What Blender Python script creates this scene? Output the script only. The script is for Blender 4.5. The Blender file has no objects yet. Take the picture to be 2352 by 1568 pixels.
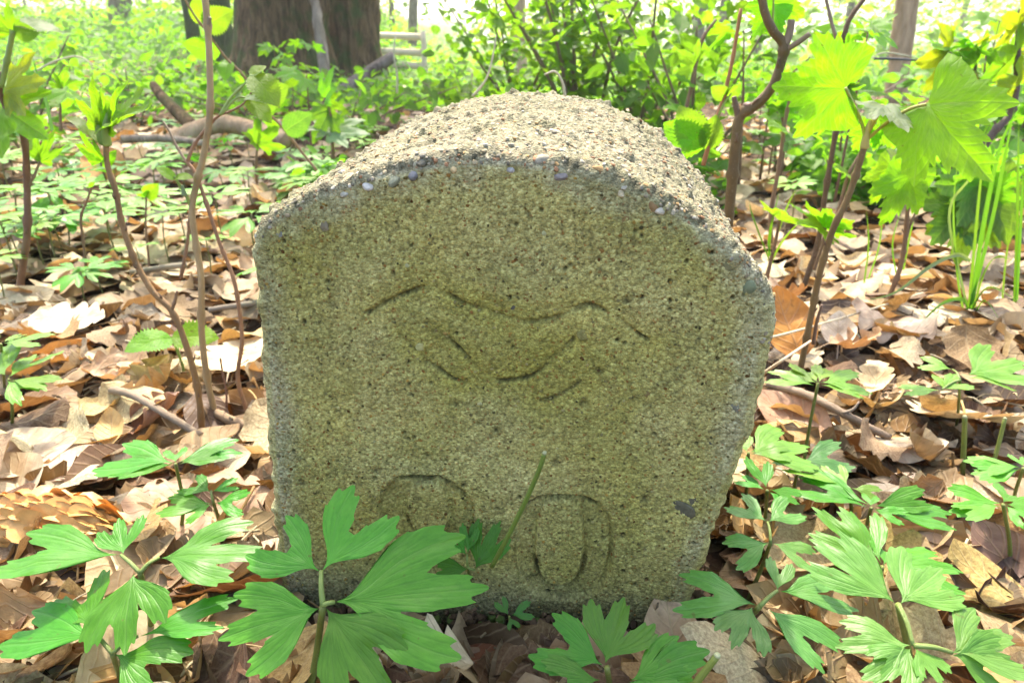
import bpy, math, random
import numpy as np
from mathutils import Vector

rnd = random.Random(7)
C = bpy.context.scene.collection
SC = bpy.context.scene

# ---------------------------------------------------------------- camera, sky, sun, exposure
CAM_H, PITCH, LENS = 0.28, 23.0, 25.0
cam_d = bpy.data.cameras.new('camera'); cam = bpy.data.objects.new('camera', cam_d); C.objects.link(cam)
cam.location = (0, 0, CAM_H); cam.rotation_euler = (math.radians(90 - PITCH), 0, 0)
cam_d.lens = LENS; cam_d.sensor_width = 36; cam_d.clip_start = 0.01; cam_d.clip_end = 600
cam_d.dof.use_dof = True; cam_d.dof.focus_distance = 0.30; cam_d.dof.aperture_fstop = 22
SC.camera = cam

SUN_EL, SUN_AZ = 58.0, -5.0            # azimuth from +Y towards +X
world = bpy.data.worlds.new('World'); SC.world = world; world.use_nodes = True
wn = world.node_tree.nodes; wl = world.node_tree.links
bg = wn['Background']; bg.inputs['Strength'].default_value = 0.15
sky = wn.new('ShaderNodeTexSky'); sky.sky_type = 'NISHITA'; sky.sun_disc = False
sky.sun_elevation = math.radians(SUN_EL); sky.sun_rotation = math.radians(SUN_AZ)
sky.dust_density = 4.0; sky.air_density = 0.85; sky.ozone_density = 0.5
wl.new(sky.outputs[0], bg.inputs['Color'])
sun_d = bpy.data.lights.new('sun', 'SUN'); sun_o = bpy.data.objects.new('sun', sun_d); C.objects.link(sun_o)
sun_d.energy = 2.0; sun_d.angle = math.radians(1.2); sun_d.color = (1.0, 0.92, 0.78)
sun_o.rotation_euler = (math.radians(-(90 - SUN_EL)), 0, math.radians(-SUN_AZ))
sun_o.location = (0, 4, 8)
SC.view_settings.view_transform = 'Standard'; SC.view_settings.look = 'None'
SC.view_settings.gamma = 1.0; SC.view_settings.use_curve_mapping = False
SC.view_settings.exposure = 2.4
SC.cycles.max_bounces = 8; SC.cycles.transmission_bounces = 6; SC.cycles.diffuse_bounces = 5
SC.cycles.caustics_reflective = False; SC.cycles.caustics_refractive = False

# ---------------------------------------------------------------- photo point -> place in the world
F = 2352 * LENS / 36.0
_p = math.radians(PITCH)
FW = np.array([0, math.cos(_p), -math.sin(_p)]); UP = np.array([0, math.sin(_p), math.cos(_p)]); RT = np.array([1.0, 0, 0])
CO = np.array([0, 0, CAM_H])
Z = np.array([0, 0, 1.0])
def ray(px, py): return RT * ((px - 1176) / F) + UP * (-(py - 784) / F) + FW
def at(px, py, Y):
    d = ray(px, py); return CO + d * (Y / d[1])
def atz(px, py, z=0.0):
    d = ray(px, py); return CO + d * ((z - CAM_H) / d[2])
def onplane(px, py, P, n):
    d = ray(px, py); return CO + d * (np.dot(P - CO, n) / np.dot(d, n))
def nrm(v):
    v = np.asarray(v, float); return v / (np.linalg.norm(v) + 1e-12)

# ---------------------------------------------------------------- numpy noise
def _h(ix, iy, iz, s):
    h = (ix.astype(np.int64) * 374761393 + iy.astype(np.int64) * 668265263 + iz.astype(np.int64) * 1274126177 + s * 974711) & 0xffffffff
    h = ((h ^ (h >> 13)) * 1274126177) & 0xffffffff
    h = ((h ^ (h >> 16)) * 2246822519) & 0xffffffff
    return ((h ^ (h >> 15)) & 0xffffff) / float(0xffffff)
def vnoise(P, f, s=0):
    Q = np.asarray(P, float) * f; I = np.floor(Q); T = Q - I; T = T * T * (3 - 2 * T); I = I.astype(np.int64)
    r = 0
    for a in (0, 1):
        for b in (0, 1):
            for c in (0, 1):
                w = (T[:, 0] if a else 1 - T[:, 0]) * (T[:, 1] if b else 1 - T[:, 1]) * (T[:, 2] if c else 1 - T[:, 2])
                r = r + w * _h(I[:, 0] + a, I[:, 1] + b, I[:, 2] + c, s)
    return r * 2 - 1
def fbm(P, f, s=0, n=3):
    r = 0; a = 1.0
    for k in range(n):
        r = r + a * vnoise(P, f, s + k); f *= 2.03; a *= .5
    return r
def worley(P, f, s=0):
    Q = np.asarray(P, float) * f; I = np.floor(Q).astype(np.int64)
    F1 = np.full(len(Q), 9.0); idr = np.zeros(len(Q))
    for a in (-1, 0, 1):
        for b in (-1, 0, 1):
            for c in (-1, 0, 1):
                jx, jy, jz = I[:, 0] + a, I[:, 1] + b, I[:, 2] + c
                d = (jx + _h(jx, jy, jz, s) - Q[:, 0])**2 + (jy + _h(jx, jy, jz, s + 1) - Q[:, 1])**2 + (jz + _h(jx, jy, jz, s + 2) - Q[:, 2])**2
                m = d < F1; F1 = np.where(m, d, F1); idr = np.where(m, _h(jx, jy, jz, s + 3), idr)
    return np.sqrt(F1), idr
def sstep(a, b, x):
    t = np.clip((np.asarray(x, float) - a) / (b - a), 0, 1); return t * t * (3 - 2 * t)

# ---------------------------------------------------------------- mesh helpers: a piece is (V, Q, L, T)
def piece(V, Q, L=None, T=None):
    V = np.asarray(V, float); n = len(V)
    L = np.zeros((n, 3)) if L is None else np.asarray(L, float)
    T = np.ones((n, 3)) * .5 if T is None else (np.tile(np.asarray(T, float), (n, 1)) if np.ndim(T) == 1 else T)
    return (V, np.asarray(Q, np.int64), L, T)
def joinp(ps):
    o = 0; Qs = []
    for p in ps: Qs.append(p[1] + o); o += len(p[0])
    return (np.concatenate([p[0] for p in ps]), np.concatenate(Qs), np.concatenate([p[2] for p in ps]), np.concatenate([p[3] for p in ps]))
def grid_quads(nr, nc, wrap=False):
    r = np.arange(nr - 1)[:, None]; c = np.arange(nc if wrap else nc - 1)[None, :]
    a = r * nc + c; b = r * nc + (c + 1) % nc
    return np.stack([a, b, b + nc, a + nc], -1).reshape(-1, 4)
def xf(p, M, o, s=1.0):
    """M: 3x3 with columns side, along, normal"""
    return (p[0] * s @ np.asarray(M).T + np.asarray(o), p[1], p[2], p[3])
def tinted(p, col):
    return (p[0], p[1], p[2], np.tile(np.asarray(col, float), (len(p[0]), 1)))
def mesh(name, p, mats):
    V, Q, L, T = p
    me = bpy.data.meshes.new(name)
    me.vertices.add(len(V)); me.vertices.foreach_set('co', V.astype(np.float32).ravel())
    me.loops.add(len(Q) * 4); me.loops.foreach_set('vertex_index', Q.astype(np.int32).ravel())
    me.polygons.add(len(Q)); me.polygons.foreach_set('loop_start', (np.arange(len(Q)) * 4).astype(np.int32))
    me.polygons.foreach_set('use_smooth', np.ones(len(Q), bool))
    a = me.attributes.new('lc', 'FLOAT_VECTOR', 'POINT'); a.data.foreach_set('vector', L.astype(np.float32).ravel())
    c = me.attributes.new('tint', 'FLOAT_COLOR', 'POINT')
    c.data.foreach_set('color', np.concatenate([T, np.ones((len(T), 1))], 1).astype(np.float32).ravel())
    me.update(calc_edges=True)
    for m in (mats if isinstance(mats, (list, tuple)) else [mats]): me.materials.append(m)
    return me
def obj(name, data, parent=None):
    o = bpy.data.objects.new(name, data); C.objects.link(o)
    if parent is not None: o.parent = parent
    return o
def tag(o, label, cat, group=None):
    o['label'] = label; o['category'] = cat
    if group: o['group'] = group
    return o
def thing(name, label, cat, loc=(0, 0, 0), group=None):
    e = bpy.data.objects.new(name, None); C.objects.link(e); e.location = tuple(float(v) for v in loc); e.empty_display_size = .02
    return tag(e, label, cat, group)
def part(name, p, m, root):
    """mesh given in world coordinates, stored relative to its thing"""
    loc = np.array(root.location)
    return obj(name, mesh(name, (p[0] - loc, p[1], p[2], p[3]), m), root)

def catmull(P, k=6):
    P = np.asarray(P, float)
    if len(P) < 3: k2 = max(2, k); return np.array([P[0] + (P[1] - P[0]) * t for t in np.linspace(0, 1, k2 + 1)])
    E = np.vstack([2 * P[0] - P[1], P, 2 * P[-1] - P[-2]]); out = []
    for i in range(1, len(E) - 2):
        a, b, c, d = E[i - 1], E[i], E[i + 1], E[i + 2]
        for t in np.linspace(0, 1, k, endpoint=False):
            out.append(.5 * (2 * b + (c - a) * t + (2 * a - 5 * b + 4 * c - d) * t * t + (3 * b - a - 3 * c + d) * t**3))
    out.append(P[-1]); return np.array(out)
def tube(P, r0, r1=None, sides=8, k=5, nodes=0.0, rough=0.0, tint=(.5, .5, .5), seed=0, cap=True, flare=0.0):
    P = catmull(P, k); n = len(P); r1 = r0 if r1 is None else r1
    t = np.linspace(0, 1, n); R = r0 + (r1 - r0) * t
    if flare: R = R * (1 + flare * np.exp(-t * 14))
    if nodes:
        L = np.concatenate([[0], np.cumsum(np.linalg.norm(np.diff(P, axis=0), axis=1))])
        R = R * (1 + .42 * np.maximum(0, np.cos(L / nodes * 2 * np.pi + seed))**18)
    T = np.gradient(P, axis=0); T /= np.linalg.norm(T, axis=1)[:, None] + 1e-12
    ref = nrm(np.cross(T[0], [0.3, 1, .2])); V = []; Ls = []
    if cap: ends = [(0, .02)] + [(i, 1) for i in range(n)] + [(n - 1, .02)]
    else: ends = [(i, 1) for i in range(n)]
    ang = np.arange(sides) / sides * 2 * np.pi
    tot = np.linalg.norm(np.diff(P, axis=0), axis=1).sum()
    frames = []
    for i in range(n):
        ref = nrm(ref - T[i] * np.dot(ref, T[i])); frames.append((ref.copy(), np.cross(T[i], ref)))
    for i, s in ends:
        a, b = frames[i]
        V.append(P[i] + (np.cos(ang)[:, None] * a + np.sin(ang)[:, None] * b) * R[i] * s)
        Ls.append(np.stack([ang / (2 * np.pi), np.full(sides, t[i] * tot), np.zeros(sides)], 1))
    V = np.concatenate(V)
    if rough:
        ax = np.repeat(P[[i for i, s in ends]], sides, 0); rr = V - ax
        V = ax + rr * (1 + rough * fbm(V, 1.6 / max(r0, 1e-4), seed + 5, 3))[:, None]
    return piece(V, grid_quads(len(ends), sides, True), np.concatenate(Ls), tint)
def blob(r, sub=3, seed=0, rough=.15, tint=(.4, .4, .4)):
    """rounded lump: a sphere made from a cube, noise-shaped"""
    g = np.linspace(-1, 1, sub + 1); V = []; Q = []; o = 0
    for ax in range(3):
        for sg in (-1, 1):
            a, b = np.meshgrid(g, g, indexing='ij'); a = np.tan(a * .785); b = np.tan(b * .785)
            c = np.full_like(a, sg); v = [None] * 3; v[ax] = c; v[(ax + 1) % 3] = a; v[(ax + 2) % 3] = b
            V.append(np.stack(v, -1).reshape(-1, 3)); q = grid_quads(sub + 1, sub + 1)
            Q.append((q if sg > 0 else q[:, ::-1]) + o); o += (sub + 1)**2
    V = np.concatenate(V); V /= np.linalg.norm(V, axis=1)[:, None]
    V = V * (1 + rough * fbm(V + seed * 3.1, 1.3, seed, 2))[:, None] * np.asarray(r)
    return piece(V, np.concatenate(Q), None, tint)
def rotz(a): return np.array([[math.cos(a), -math.sin(a), 0], [math.sin(a), math.cos(a), 0], [0, 0, 1]])
def frame(along, n):
    y = nrm(along); x = nrm(np.cross(y, n)); z = np.cross(x, y); return np.stack([x, y, z], 1)
def randframe(tilt):
    a = rnd.uniform(0, 2 * math.pi); b = rnd.uniform(0, 2 * math.pi); t = math.radians(rnd.gauss(0, tilt))
    n = np.array([math.sin(t) * math.cos(b), math.sin(t) * math.sin(b), math.cos(t)])
    y = np.array([math.cos(a), math.sin(a), 0]); return frame(y - n * np.dot(y, n), n)

# ---------------------------------------------------------------- leaf shapes (unit length along +y from the base)
def strip_leaf(kind, nv=16, nu=4, W=.3, seed=0, kx=0.0, ky=0.0, tw=0.0, fold=0.0, rip=.02, tint=(.5, .5, .5), v0=0.0):
    v = np.linspace(0, 1, nv)
    base = np.sin(np.pi * np.clip(v, 0, 1)**.85)**.75
    if kind == 'oak':
        w = W * (.25 + .75 * np.sin(np.pi * v**.75)**.8) * (1 + .62 * (np.abs(np.sin(np.pi * (4.3 * v + .3 + seed % 3 * .1)))**.6 - .62)) * sstep(-.02, .1, v) * sstep(1.03, .9, v)
    elif kind == 'serrate':
        w = W * .88 * np.sin(np.pi * v**.66)**.85 * (1 + .24 * ((np.arange(nv) % 2) - .5))
    elif kind == 'blade':
        w = W * np.minimum(1, (1 - v) * 3)**.7 * np.minimum(1, .5 + v * 2)
    else:
        w = W * base
    w = np.maximum(w, .004)
    s = np.concatenate([-np.linspace(1, 0, nu)[:-1], [-.06, 0, .06], np.linspace(0, 1, nu)[1:]]) if nu > 2 else np.array([-1, 0, 1.0])
    U, VV = np.meshgrid(s, v); X = U * w[:, None]; Y = VV.copy()
    if kind == 'oak': Y = Y + .10 * np.abs(U) * np.sin(np.pi * VV)
    if kind == 'serrate': Y = Y + .07 * np.abs(U) * np.sin(np.pi * VV)
    Zc = fold * np.abs(X) + tw * X * (Y - .5)
    P0 = np.stack([X, Y, np.zeros_like(X)], -1).reshape(-1, 3)
    Zc = Zc + rip * fbm(P0 + seed * 7.3, 3.2, seed, 2).reshape(X.shape)
    if kx: Zc = Zc + (1 - np.cos(X * kx)) / abs(kx) * np.sign(kx); X = np.sin(X * kx) / kx
    if ky:
        yc = Y - v0; Zb = (1 - np.cos(yc * ky)) / ky; Yb = np.sin(yc * ky) / ky
        Y = Yb + v0 - Zc * np.sin(yc * ky); Zc = Zb + Zc * np.cos(yc * ky)
    P = np.stack([X, Y, Zc], -1).reshape(-1, 3)
    vein = (np.abs(U) < 1e-6).astype(float)
    L = np.stack([U, VV, vein], -1).reshape(-1, 3)
    return piece(P, grid_quads(nv, len(s)), L, tint)

def lobed_leaf(lobes, tmax=35, cleft=.45, teeth=.05, nteeth=3, nr=7, seed=0, droop=.12, fold=.12, rip=.02, tint=(.5, .5, .5), bulge=.5, power=1.6, dens=2.2, expo=.55):
    """lobes: (angle deg, length, half width deg), a fan of lobes spreading from the leaf base"""
    th = np.arange(-tmax, tmax + .01, dens); th = th[np.min(np.abs(th[:, None] - np.array([l[0] for l in lobes])[None]), axis=1) > 1.3]
    ex = []
    for a, l, h in lobes: ex += [a - .9, a, a + .9]
    th = np.unique(np.concatenate([th, ex])); th = th[(th >= -tmax - 1e-6) & (th <= tmax + 1e-6)]
    r = np.full(len(th), 0.0)
    for a, l, h in lobes:
        x = np.clip(np.abs(th - a) / h, 0, 1); q = l * (1 - x**power)**expo
        tri = np.abs(((th - a) / h * nteeth + .5) % 1 - .5) * 2
        q = q * (1 - teeth * tri * np.minimum(1, np.abs(th - a) / h * 3) * (np.abs(th - a) < h * .8))
        r = np.maximum(r, q)
    ed = np.clip((tmax - np.abs(th)) / 7, 0, 1)
    r = np.maximum(r, cleft * (.35 + .65 * ed))
    f = np.linspace(.02, 1, nr); f = f**.9
    Rr = f[:, None] * r[None]; TH = np.radians(th)[None].repeat(nr, 0)
    X = Rr * np.sin(TH); Y = Rr * np.cos(TH)
    g = (.16 + .84 * sstep(0, .42, Rr)) if bulge else 1
    X = X * (g * (1 + bulge * .25 * np.sin(np.pi * np.clip(Rr, 0, 1))) if bulge else 1)
    P0 = np.stack([X, Y, 0 * X], -1).reshape(-1, 3)
    la = np.array([l[0] for l in lobes]); dn = np.min(np.abs(th[:, None] - la[None]), axis=1)
    vein = (dn < .01).astype(float)[None].repeat(nr, 0)
    Zc = -droop * Rr**2 + fold * np.abs(X) * .6 + rip * fbm(P0 + seed * 5.7, 4.5, seed, 2).reshape(X.shape)
    Zc = Zc + (.003 if bulge else .012) * np.minimum(1, dn / 7)[None] * np.minimum(1, Rr * 3)
    P = np.stack([X, Y, Zc], -1).reshape(-1, 3)
    L = np.stack([TH * 2.2, Rr, vein], -1).reshape(-1, 3)
    return piece(P, grid_quads(nr, len(th)), L, tint)

# ---------------------------------------------------------------- materials
def newmat(name):
    m = bpy.data.materials.new(name); m.use_nodes = True; nt = m.node_tree
    for n in list(nt.nodes): nt.nodes.remove(n)
    return m, nt.nodes, nt.links
class NB:
    def __init__(s, name): s.m, s.n, s.l = newmat(name)
    def node(s, t, **kw):
        n = s.n.new(t)
        for k, v in kw.items(): setattr(n, k, v)
        return n
    def inp(s, n, k, v):
        if hasattr(v, 'is_linked'): s.l.new(v, n.inputs[k])
        else: n.inputs[k].default_value = v
    def math(s, op, a, b=0.0, c=None):
        n = s.node('ShaderNodeMath', operation=op); s.inp(n, 0, a); s.inp(n, 1, b)
        if c is not None: s.inp(n, 2, c)
        return n.outputs[0]
    def mix(s, f, a, b, bt='MIX'):
        n = s.node('ShaderNodeMix', data_type='RGBA', blend_type=bt); s.inp(n, 0, f); s.inp(n, 6, a); s.inp(n, 7, b); return n.outputs[2]
    def noise(s, vec, scale, det=3, rough=.55, dist=0.0):
        n = s.node('ShaderNodeTexNoise'); s.inp(n, 'Scale', scale); s.inp(n, 'Detail', det); s.inp(n, 'Roughness', rough); s.inp(n, 'Distortion', dist)
        if vec is not None: s.l.new(vec, n.inputs['Vector'])
        return n.outputs['Fac']
    def voro(s, vec, scale, feature='F1', out='Distance'):
        n = s.node('ShaderNodeTexVoronoi', feature=feature); s.inp(n, 'Scale', scale)
        if vec is not None: s.l.new(vec, n.inputs['Vector'])
        return n.outputs[out]
    def attr(s, name, out='Color'): return s.node('ShaderNodeAttribute', attribute_name=name).outputs[out]
    def ramp(s, f, pts):
        n = s.node('ShaderNodeValToRGB'); s.inp(n, 0, f); e = n.color_ramp.elements
        while len(e) < len(pts): e.new(.5)
        for i, (p, c) in enumerate(pts): e[i].position = p; e[i].color = c if len(c) == 4 else (*c, 1)
        return n.outputs[0]
    def mapr(s, f, a, b, c, d):
        n = s.node('ShaderNodeMapRange'); s.inp(n, 0, f)
        for i, v in enumerate((a, b, c, d)): n.inputs[i + 1].default_value = v
        return n.outputs[0]
    def bump(s, h, st=.4, d=.001, nrm_=None):
        n = s.node('ShaderNodeBump'); s.inp(n, 'Height', h); n.inputs['Strength'].default_value = st; n.inputs['Distance'].default_value = d
        if nrm_ is not None: s.l.new(nrm_, n.inputs['Normal'])
        return n.outputs[0]
    def principled(s, col, rough=.6, spec=.3, normal=None, **kw):
        n = s.node('ShaderNodeBsdfPrincipled'); s.inp(n, 'Base Color', col); s.inp(n, 'Roughness', rough); s.inp(n, 'Specular IOR Level', spec)
        for k, v in kw.items(): s.inp(n, k, v)
        if normal is not None: s.l.new(normal, n.inputs['Normal'])
        return n.outputs[0]
    def out(s, sh): o = s.node('ShaderNodeOutputMaterial'); s.l.new(sh, o.inputs[0]); return s.m
    def pos(s): return s.node('ShaderNodeTexCoord').outputs['Object']
    def hsv(s, col, h=.5, sat=1.0, v=1.0):
        n = s.node('ShaderNodeHueSaturation'); s.inp(n, 'Hue', h); s.inp(n, 'Saturation', sat); s.inp(n, 'Value', v); s.inp(n, 'Color', col); return n.outputs[0]

def green_leaf(name, trans=.45, rough=.45, spec=.4, vein_k=.35, side=9.0, tgain=(1.25, 1.2, .5), bump=.5, fan=False):
    b = NB(name); t = b.attr('tint'); lc = b.attr('lc', 'Vector')
    sep = b.node('ShaderNodeSeparateXYZ'); b.l.new(lc, sep.inputs[0])
    u = b.math('ABSOLUTE', sep.outputs[0]); v = sep.outputs[1]
    rn = b.node('ShaderNodeObjectInfo').outputs['Random']
    st = b.math('SINE', b.math('MULTIPLY', sep.outputs[0], side * 6.2832) if fan else b.math('MULTIPLY', b.math('SUBTRACT', v, b.math('MULTIPLY', u, .32)), side * 6.2832))
    stripe = b.math('MULTIPLY', b.math('POWER', b.math('MULTIPLY_ADD', st, .5, .5), 7.0), .55 if fan else 1.0)
    ns = b.noise(lc, 9.0, 4, .6); ns2 = b.noise(b.pos(), 120.0, 3, .6)
    col = b.mix(b.mapr(ns, .3, .7, 0, 1), b.mix(1.0, t, (.80, .84, .7, 1), 'MULTIPLY'), b.mix(1.0, t, (1.16, 1.12, 1.1, 1), 'MULTIPLY'))
    vein = b.math('MAXIMUM', b.math('MULTIPLY', sep.outputs[2], 1.0), b.math('MULTIPLY', stripe, .42))
    col = b.mix(b.math('MULTIPLY', vein, vein_k), col, (.30, .42, .16, 1))
    col = b.hsv(col, b.mapr(rn, 0, 1, .487, .513), 1.0, b.mapr(rn, 0, 1, .88, 1.12))
    sp2 = b.noise(b.pos(), 210.0, 2, .5); col = b.mix(b.mapr(sp2, .70, .76, 0, .55), col, (.10, .085, .02, 1))
    col = b.mix(b.mapr(b.noise(b.pos(), 46.0, 3, .6), .5, .72, 0, .35), col, b.mix(1.0, col, (1.35, 1.1, .9, 1), 'MULTIPLY'))
    h = b.math('ADD', b.math('MULTIPLY', vein, -1.0), b.math('MULTIPLY', b.math('ADD', ns2, ns), .6))
    nr = b.bump(h, bump, .0012)
    p = b.principled(col, rough, spec, nr)
    tc = b.mix(1.0, col, (*tgain, 1), 'MULTIPLY')
    tc = b.mix(b.math('MULTIPLY', vein, .45), tc, b.mix(1.0, tc, (.45, .5, .4, 1), 'MULTIPLY'))
    tr = b.node('ShaderNodeBsdfTranslucent'); b.l.new(tc, tr.inputs[0]); b.l.new(nr, tr.inputs['Normal'])
    mx = b.node('ShaderNodeMixShader'); mx.inputs[0].default_value = trans; b.l.new(p, mx.inputs[1]); b.l.new(tr.outputs[0], mx.inputs[2])
    return b.out(mx.outputs[0])
M = {}
M['anemone'] = green_leaf('anemone_leaf', .36, .40, .34, .05, 4.5, (1.25, 1.7, .3), .28, True)
M['young'] = green_leaf('young_leaf', .6, .5, .35, .3, 8, (1.85, 1.95, .35), .4)
M['shrub'] = green_leaf('shrub_leaf', .62, .5, .3, .2, 6, (1.7, 1.95, .4), .3)
M['grass'] = green_leaf('grass_blade', .5, .45, .35, .05, 1, (1.5, 1.5, .5), .1)

def dead_leaf_mat():
    b = NB('dry_leaf'); t = b.attr('tint'); lc = b.attr('lc', 'Vector')
    sep = b.node('ShaderNodeSeparateXYZ'); b.l.new(lc, sep.inputs[0])
    u = b.math('ABSOLUTE', sep.outputs[0]); v = sep.outputs[1]
    oi = b.node('ShaderNodeObjectInfo').outputs['Random']
    st = b.math('SINE', b.math('MULTIPLY', b.math('SUBTRACT', v, b.math('MULTIPLY', u, .28)), 7 * 6.2832))
    stripe = b.math('POWER', b.math('MULTIPLY_ADD', st, .5, .5), 14.0)
    vein = b.math('MAXIMUM', sep.outputs[2], b.math('MULTIPLY', stripe, .55))
    pos = b.pos()
    n1 = b.noise(pos, 34.0, 5, .65); n2 = b.noise(pos, 210.0, 4, .6); n3 = b.noise(pos, 90.0, 3, .5, .6)
    col = b.mix(b.mapr(n1, .35, .65, 0, 1), b.mix(1.0, t, (.62, .52, .42, 1), 'MULTIPLY'), b.mix(1.0, t, (1.2, 1.18, 1.12, 1), 'MULTIPLY'))
    col = b.mix(b.mapr(n3, .62, .72, 0, .55), col, (.10, .055, .03, 1))
    col = b.mix(b.math('MULTIPLY', vein, .42), col, (.46, .34, .19, 1))
    col = b.hsv(col, b.mapr(oi, 0, 1, .485, .515), 1.0, b.mapr(oi, 0, 1, .82, 1.15))
    h = b.math('ADD', b.math('MULTIPLY', vein, .9), b.math('MULTIPLY', b.math('ADD', n2, n1), .8))
    nr = b.bump(h, .6, .0012)
    p = b.principled(col, b.mapr(n2, .3, .7, .42, .7), .32, nr)
    tc = b.mix(1.0, col, (1.1, .77, .42, 1), 'MULTIPLY')
    tr = b.node('ShaderNodeBsdfTranslucent'); b.l.new(tc, tr.inputs[0])
    mx = b.node('ShaderNodeMixShader'); mx.inputs[0].default_value = .24; b.l.new(p, mx.inputs[1]); b.l.new(tr.outputs[0], mx.inputs[2])
    return b.out(mx.outputs[0])
M['dead'] = dead_leaf_mat()

def twig_mat(name, spots=True, ring=True, rough=.6):
    b = NB(name); t = b.attr('tint'); pos = b.pos(); lc = b.attr('lc', 'Vector')
    mp = b.node('ShaderNodeMapping'); mp.inputs['Scale'].default_value = (30, 260, 1); b.l.new(lc, mp.inputs[0])
    n1 = b.noise(pos, 160.0, 4, .6); n2 = b.noise(pos, 28.0, 3, .6); n3 = b.noise(mp.outputs[0], 1.0, 2, .5)
    col = b.mix(b.mapr(n2, .3, .7, 0, 1), b.mix(1.0, t, (.72, .66, .6, 1), 'MULTIPLY'), b.mix(1.0, t, (1.22, 1.2, 1.15, 1), 'MULTIPLY'))
    if spots: col = b.mix(b.mapr(b.noise(pos, 520.0, 2, .5), .62, .7, 0, .3), col, (.30, .24, .15, 1))
    h = b.math('ADD', n1, b.math('MULTIPLY', n3, .6))
    return b.out(b.principled(col, rough, .3, b.bump(h, .6, .001)))
M['twig'] = twig_mat('twig_bark'); M['stalk'] = twig_mat('green_stalk', False, False, .45); M['stick'] = twig_mat('dead_stick', True, True, .85)

def bark_mat(name, dark, light, moss=0.0):
    b = NB(name); pos = b.pos(); mp = b.node('ShaderNodeMapping'); mp.inputs['Scale'].default_value = (1, 1, .22); b.l.new(pos, mp.inputs[0])
    n1 = b.noise(mp.outputs[0], 34.0, 6, .68, .4); n2 = b.noise(pos, 7.0, 3, .6); n3 = b.voro(mp.outputs[0], 26.0)
    col = b.mix(b.mapr(n1, .32, .68, 0, 1), (*dark, 1), (*light, 1))
    if moss: col = b.mix(b.mapr(n2, .52 - moss * .3, .66 - moss * .2, 0, .85), col, (.05, .075, .015, 1))
    h = b.math('ADD', n1, b.math('MULTIPLY', n3, .7))
    return b.out(b.principled(col, .9, .15, b.bump(h, .9, .03)))
M['bark'] = bark_mat('rough_bark', (.035, .020, .008), (.20, .13, .06), .16)
M['bark_grey'] = bark_mat('grey_bark', (.09, .07, .05), (.26, .21, .16))
M['bark_moss'] = bark_mat('mossy_bark', (.012, .012, .006), (.05, .055, .02), .6)
M['bark_pale'] = bark_mat('pale_wood', (.16, .12, .08), (.42, .34, .24))
M['bark_tan'] = bark_mat('tan_bark', (.27, .18, .09), (.52, .37, .22))

def fence_mat():
    b = NB('weathered_wood'); pos = b.pos(); mp = b.node('ShaderNodeMapping'); mp.inputs['Scale'].default_value = (2, 30, 30); b.l.new(pos, mp.inputs[0])
    n = b.noise(mp.outputs[0], 4.0, 4, .6)
    return b.out(b.principled(b.mix(n, (.42, .32, .18, 1), (.72, .62, .44, 1)), .8, .2, b.bump(n, .4, .01)))
M['fence'] = fence_mat()

def soil_mat():
    b = NB('forest_soil'); pos = b.node('ShaderNodeNewGeometry').outputs['Position']
    v = b.node('ShaderNodeTexVoronoi'); v.inputs['Scale'].default_value = 38.0; b.l.new(pos, v.inputs['Vector'])
    n = b.noise(pos, 22.0, 5, .65); big = b.noise(pos, 1.3, 4, .6)
    sx = b.node('ShaderNodeSeparateXYZ'); b.l.new(pos, sx.inputs[0])
    sr = b.node('ShaderNodeSeparateColor'); b.l.new(v.outputs['Color'], sr.inputs[0])
    col = b.ramp(sr.outputs[0], [(0, (.02, .012, .007)), (.5, (.05, .03, .015)), (.85, (.11, .07, .038)), (1, (.22, .16, .09))])
    col = b.mix(b.mapr(n, .4, .7, 0, .6), col, (.04, .024, .013, 1))
    gr = b.ramp(b.noise(pos, 3.0, 6, .7), [(0, (.03, .06, .012)), (.5, (.08, .15, .03)), (1, (.2, .26, .07))])
    far = b.math('MULTIPLY', b.mapr(sx.outputs[1], 4.5, 9.0, 0, 1), b.mapr(big, .3, .55, .4, 1))
    col = b.mix(far, col, gr)
    h = b.math('ADD', v.outputs['Distance'], n)
    return b.out(b.principled(col, .95, .1, b.bump(h, .8, .02)))
M['soil'] = soil_mat()

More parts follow.
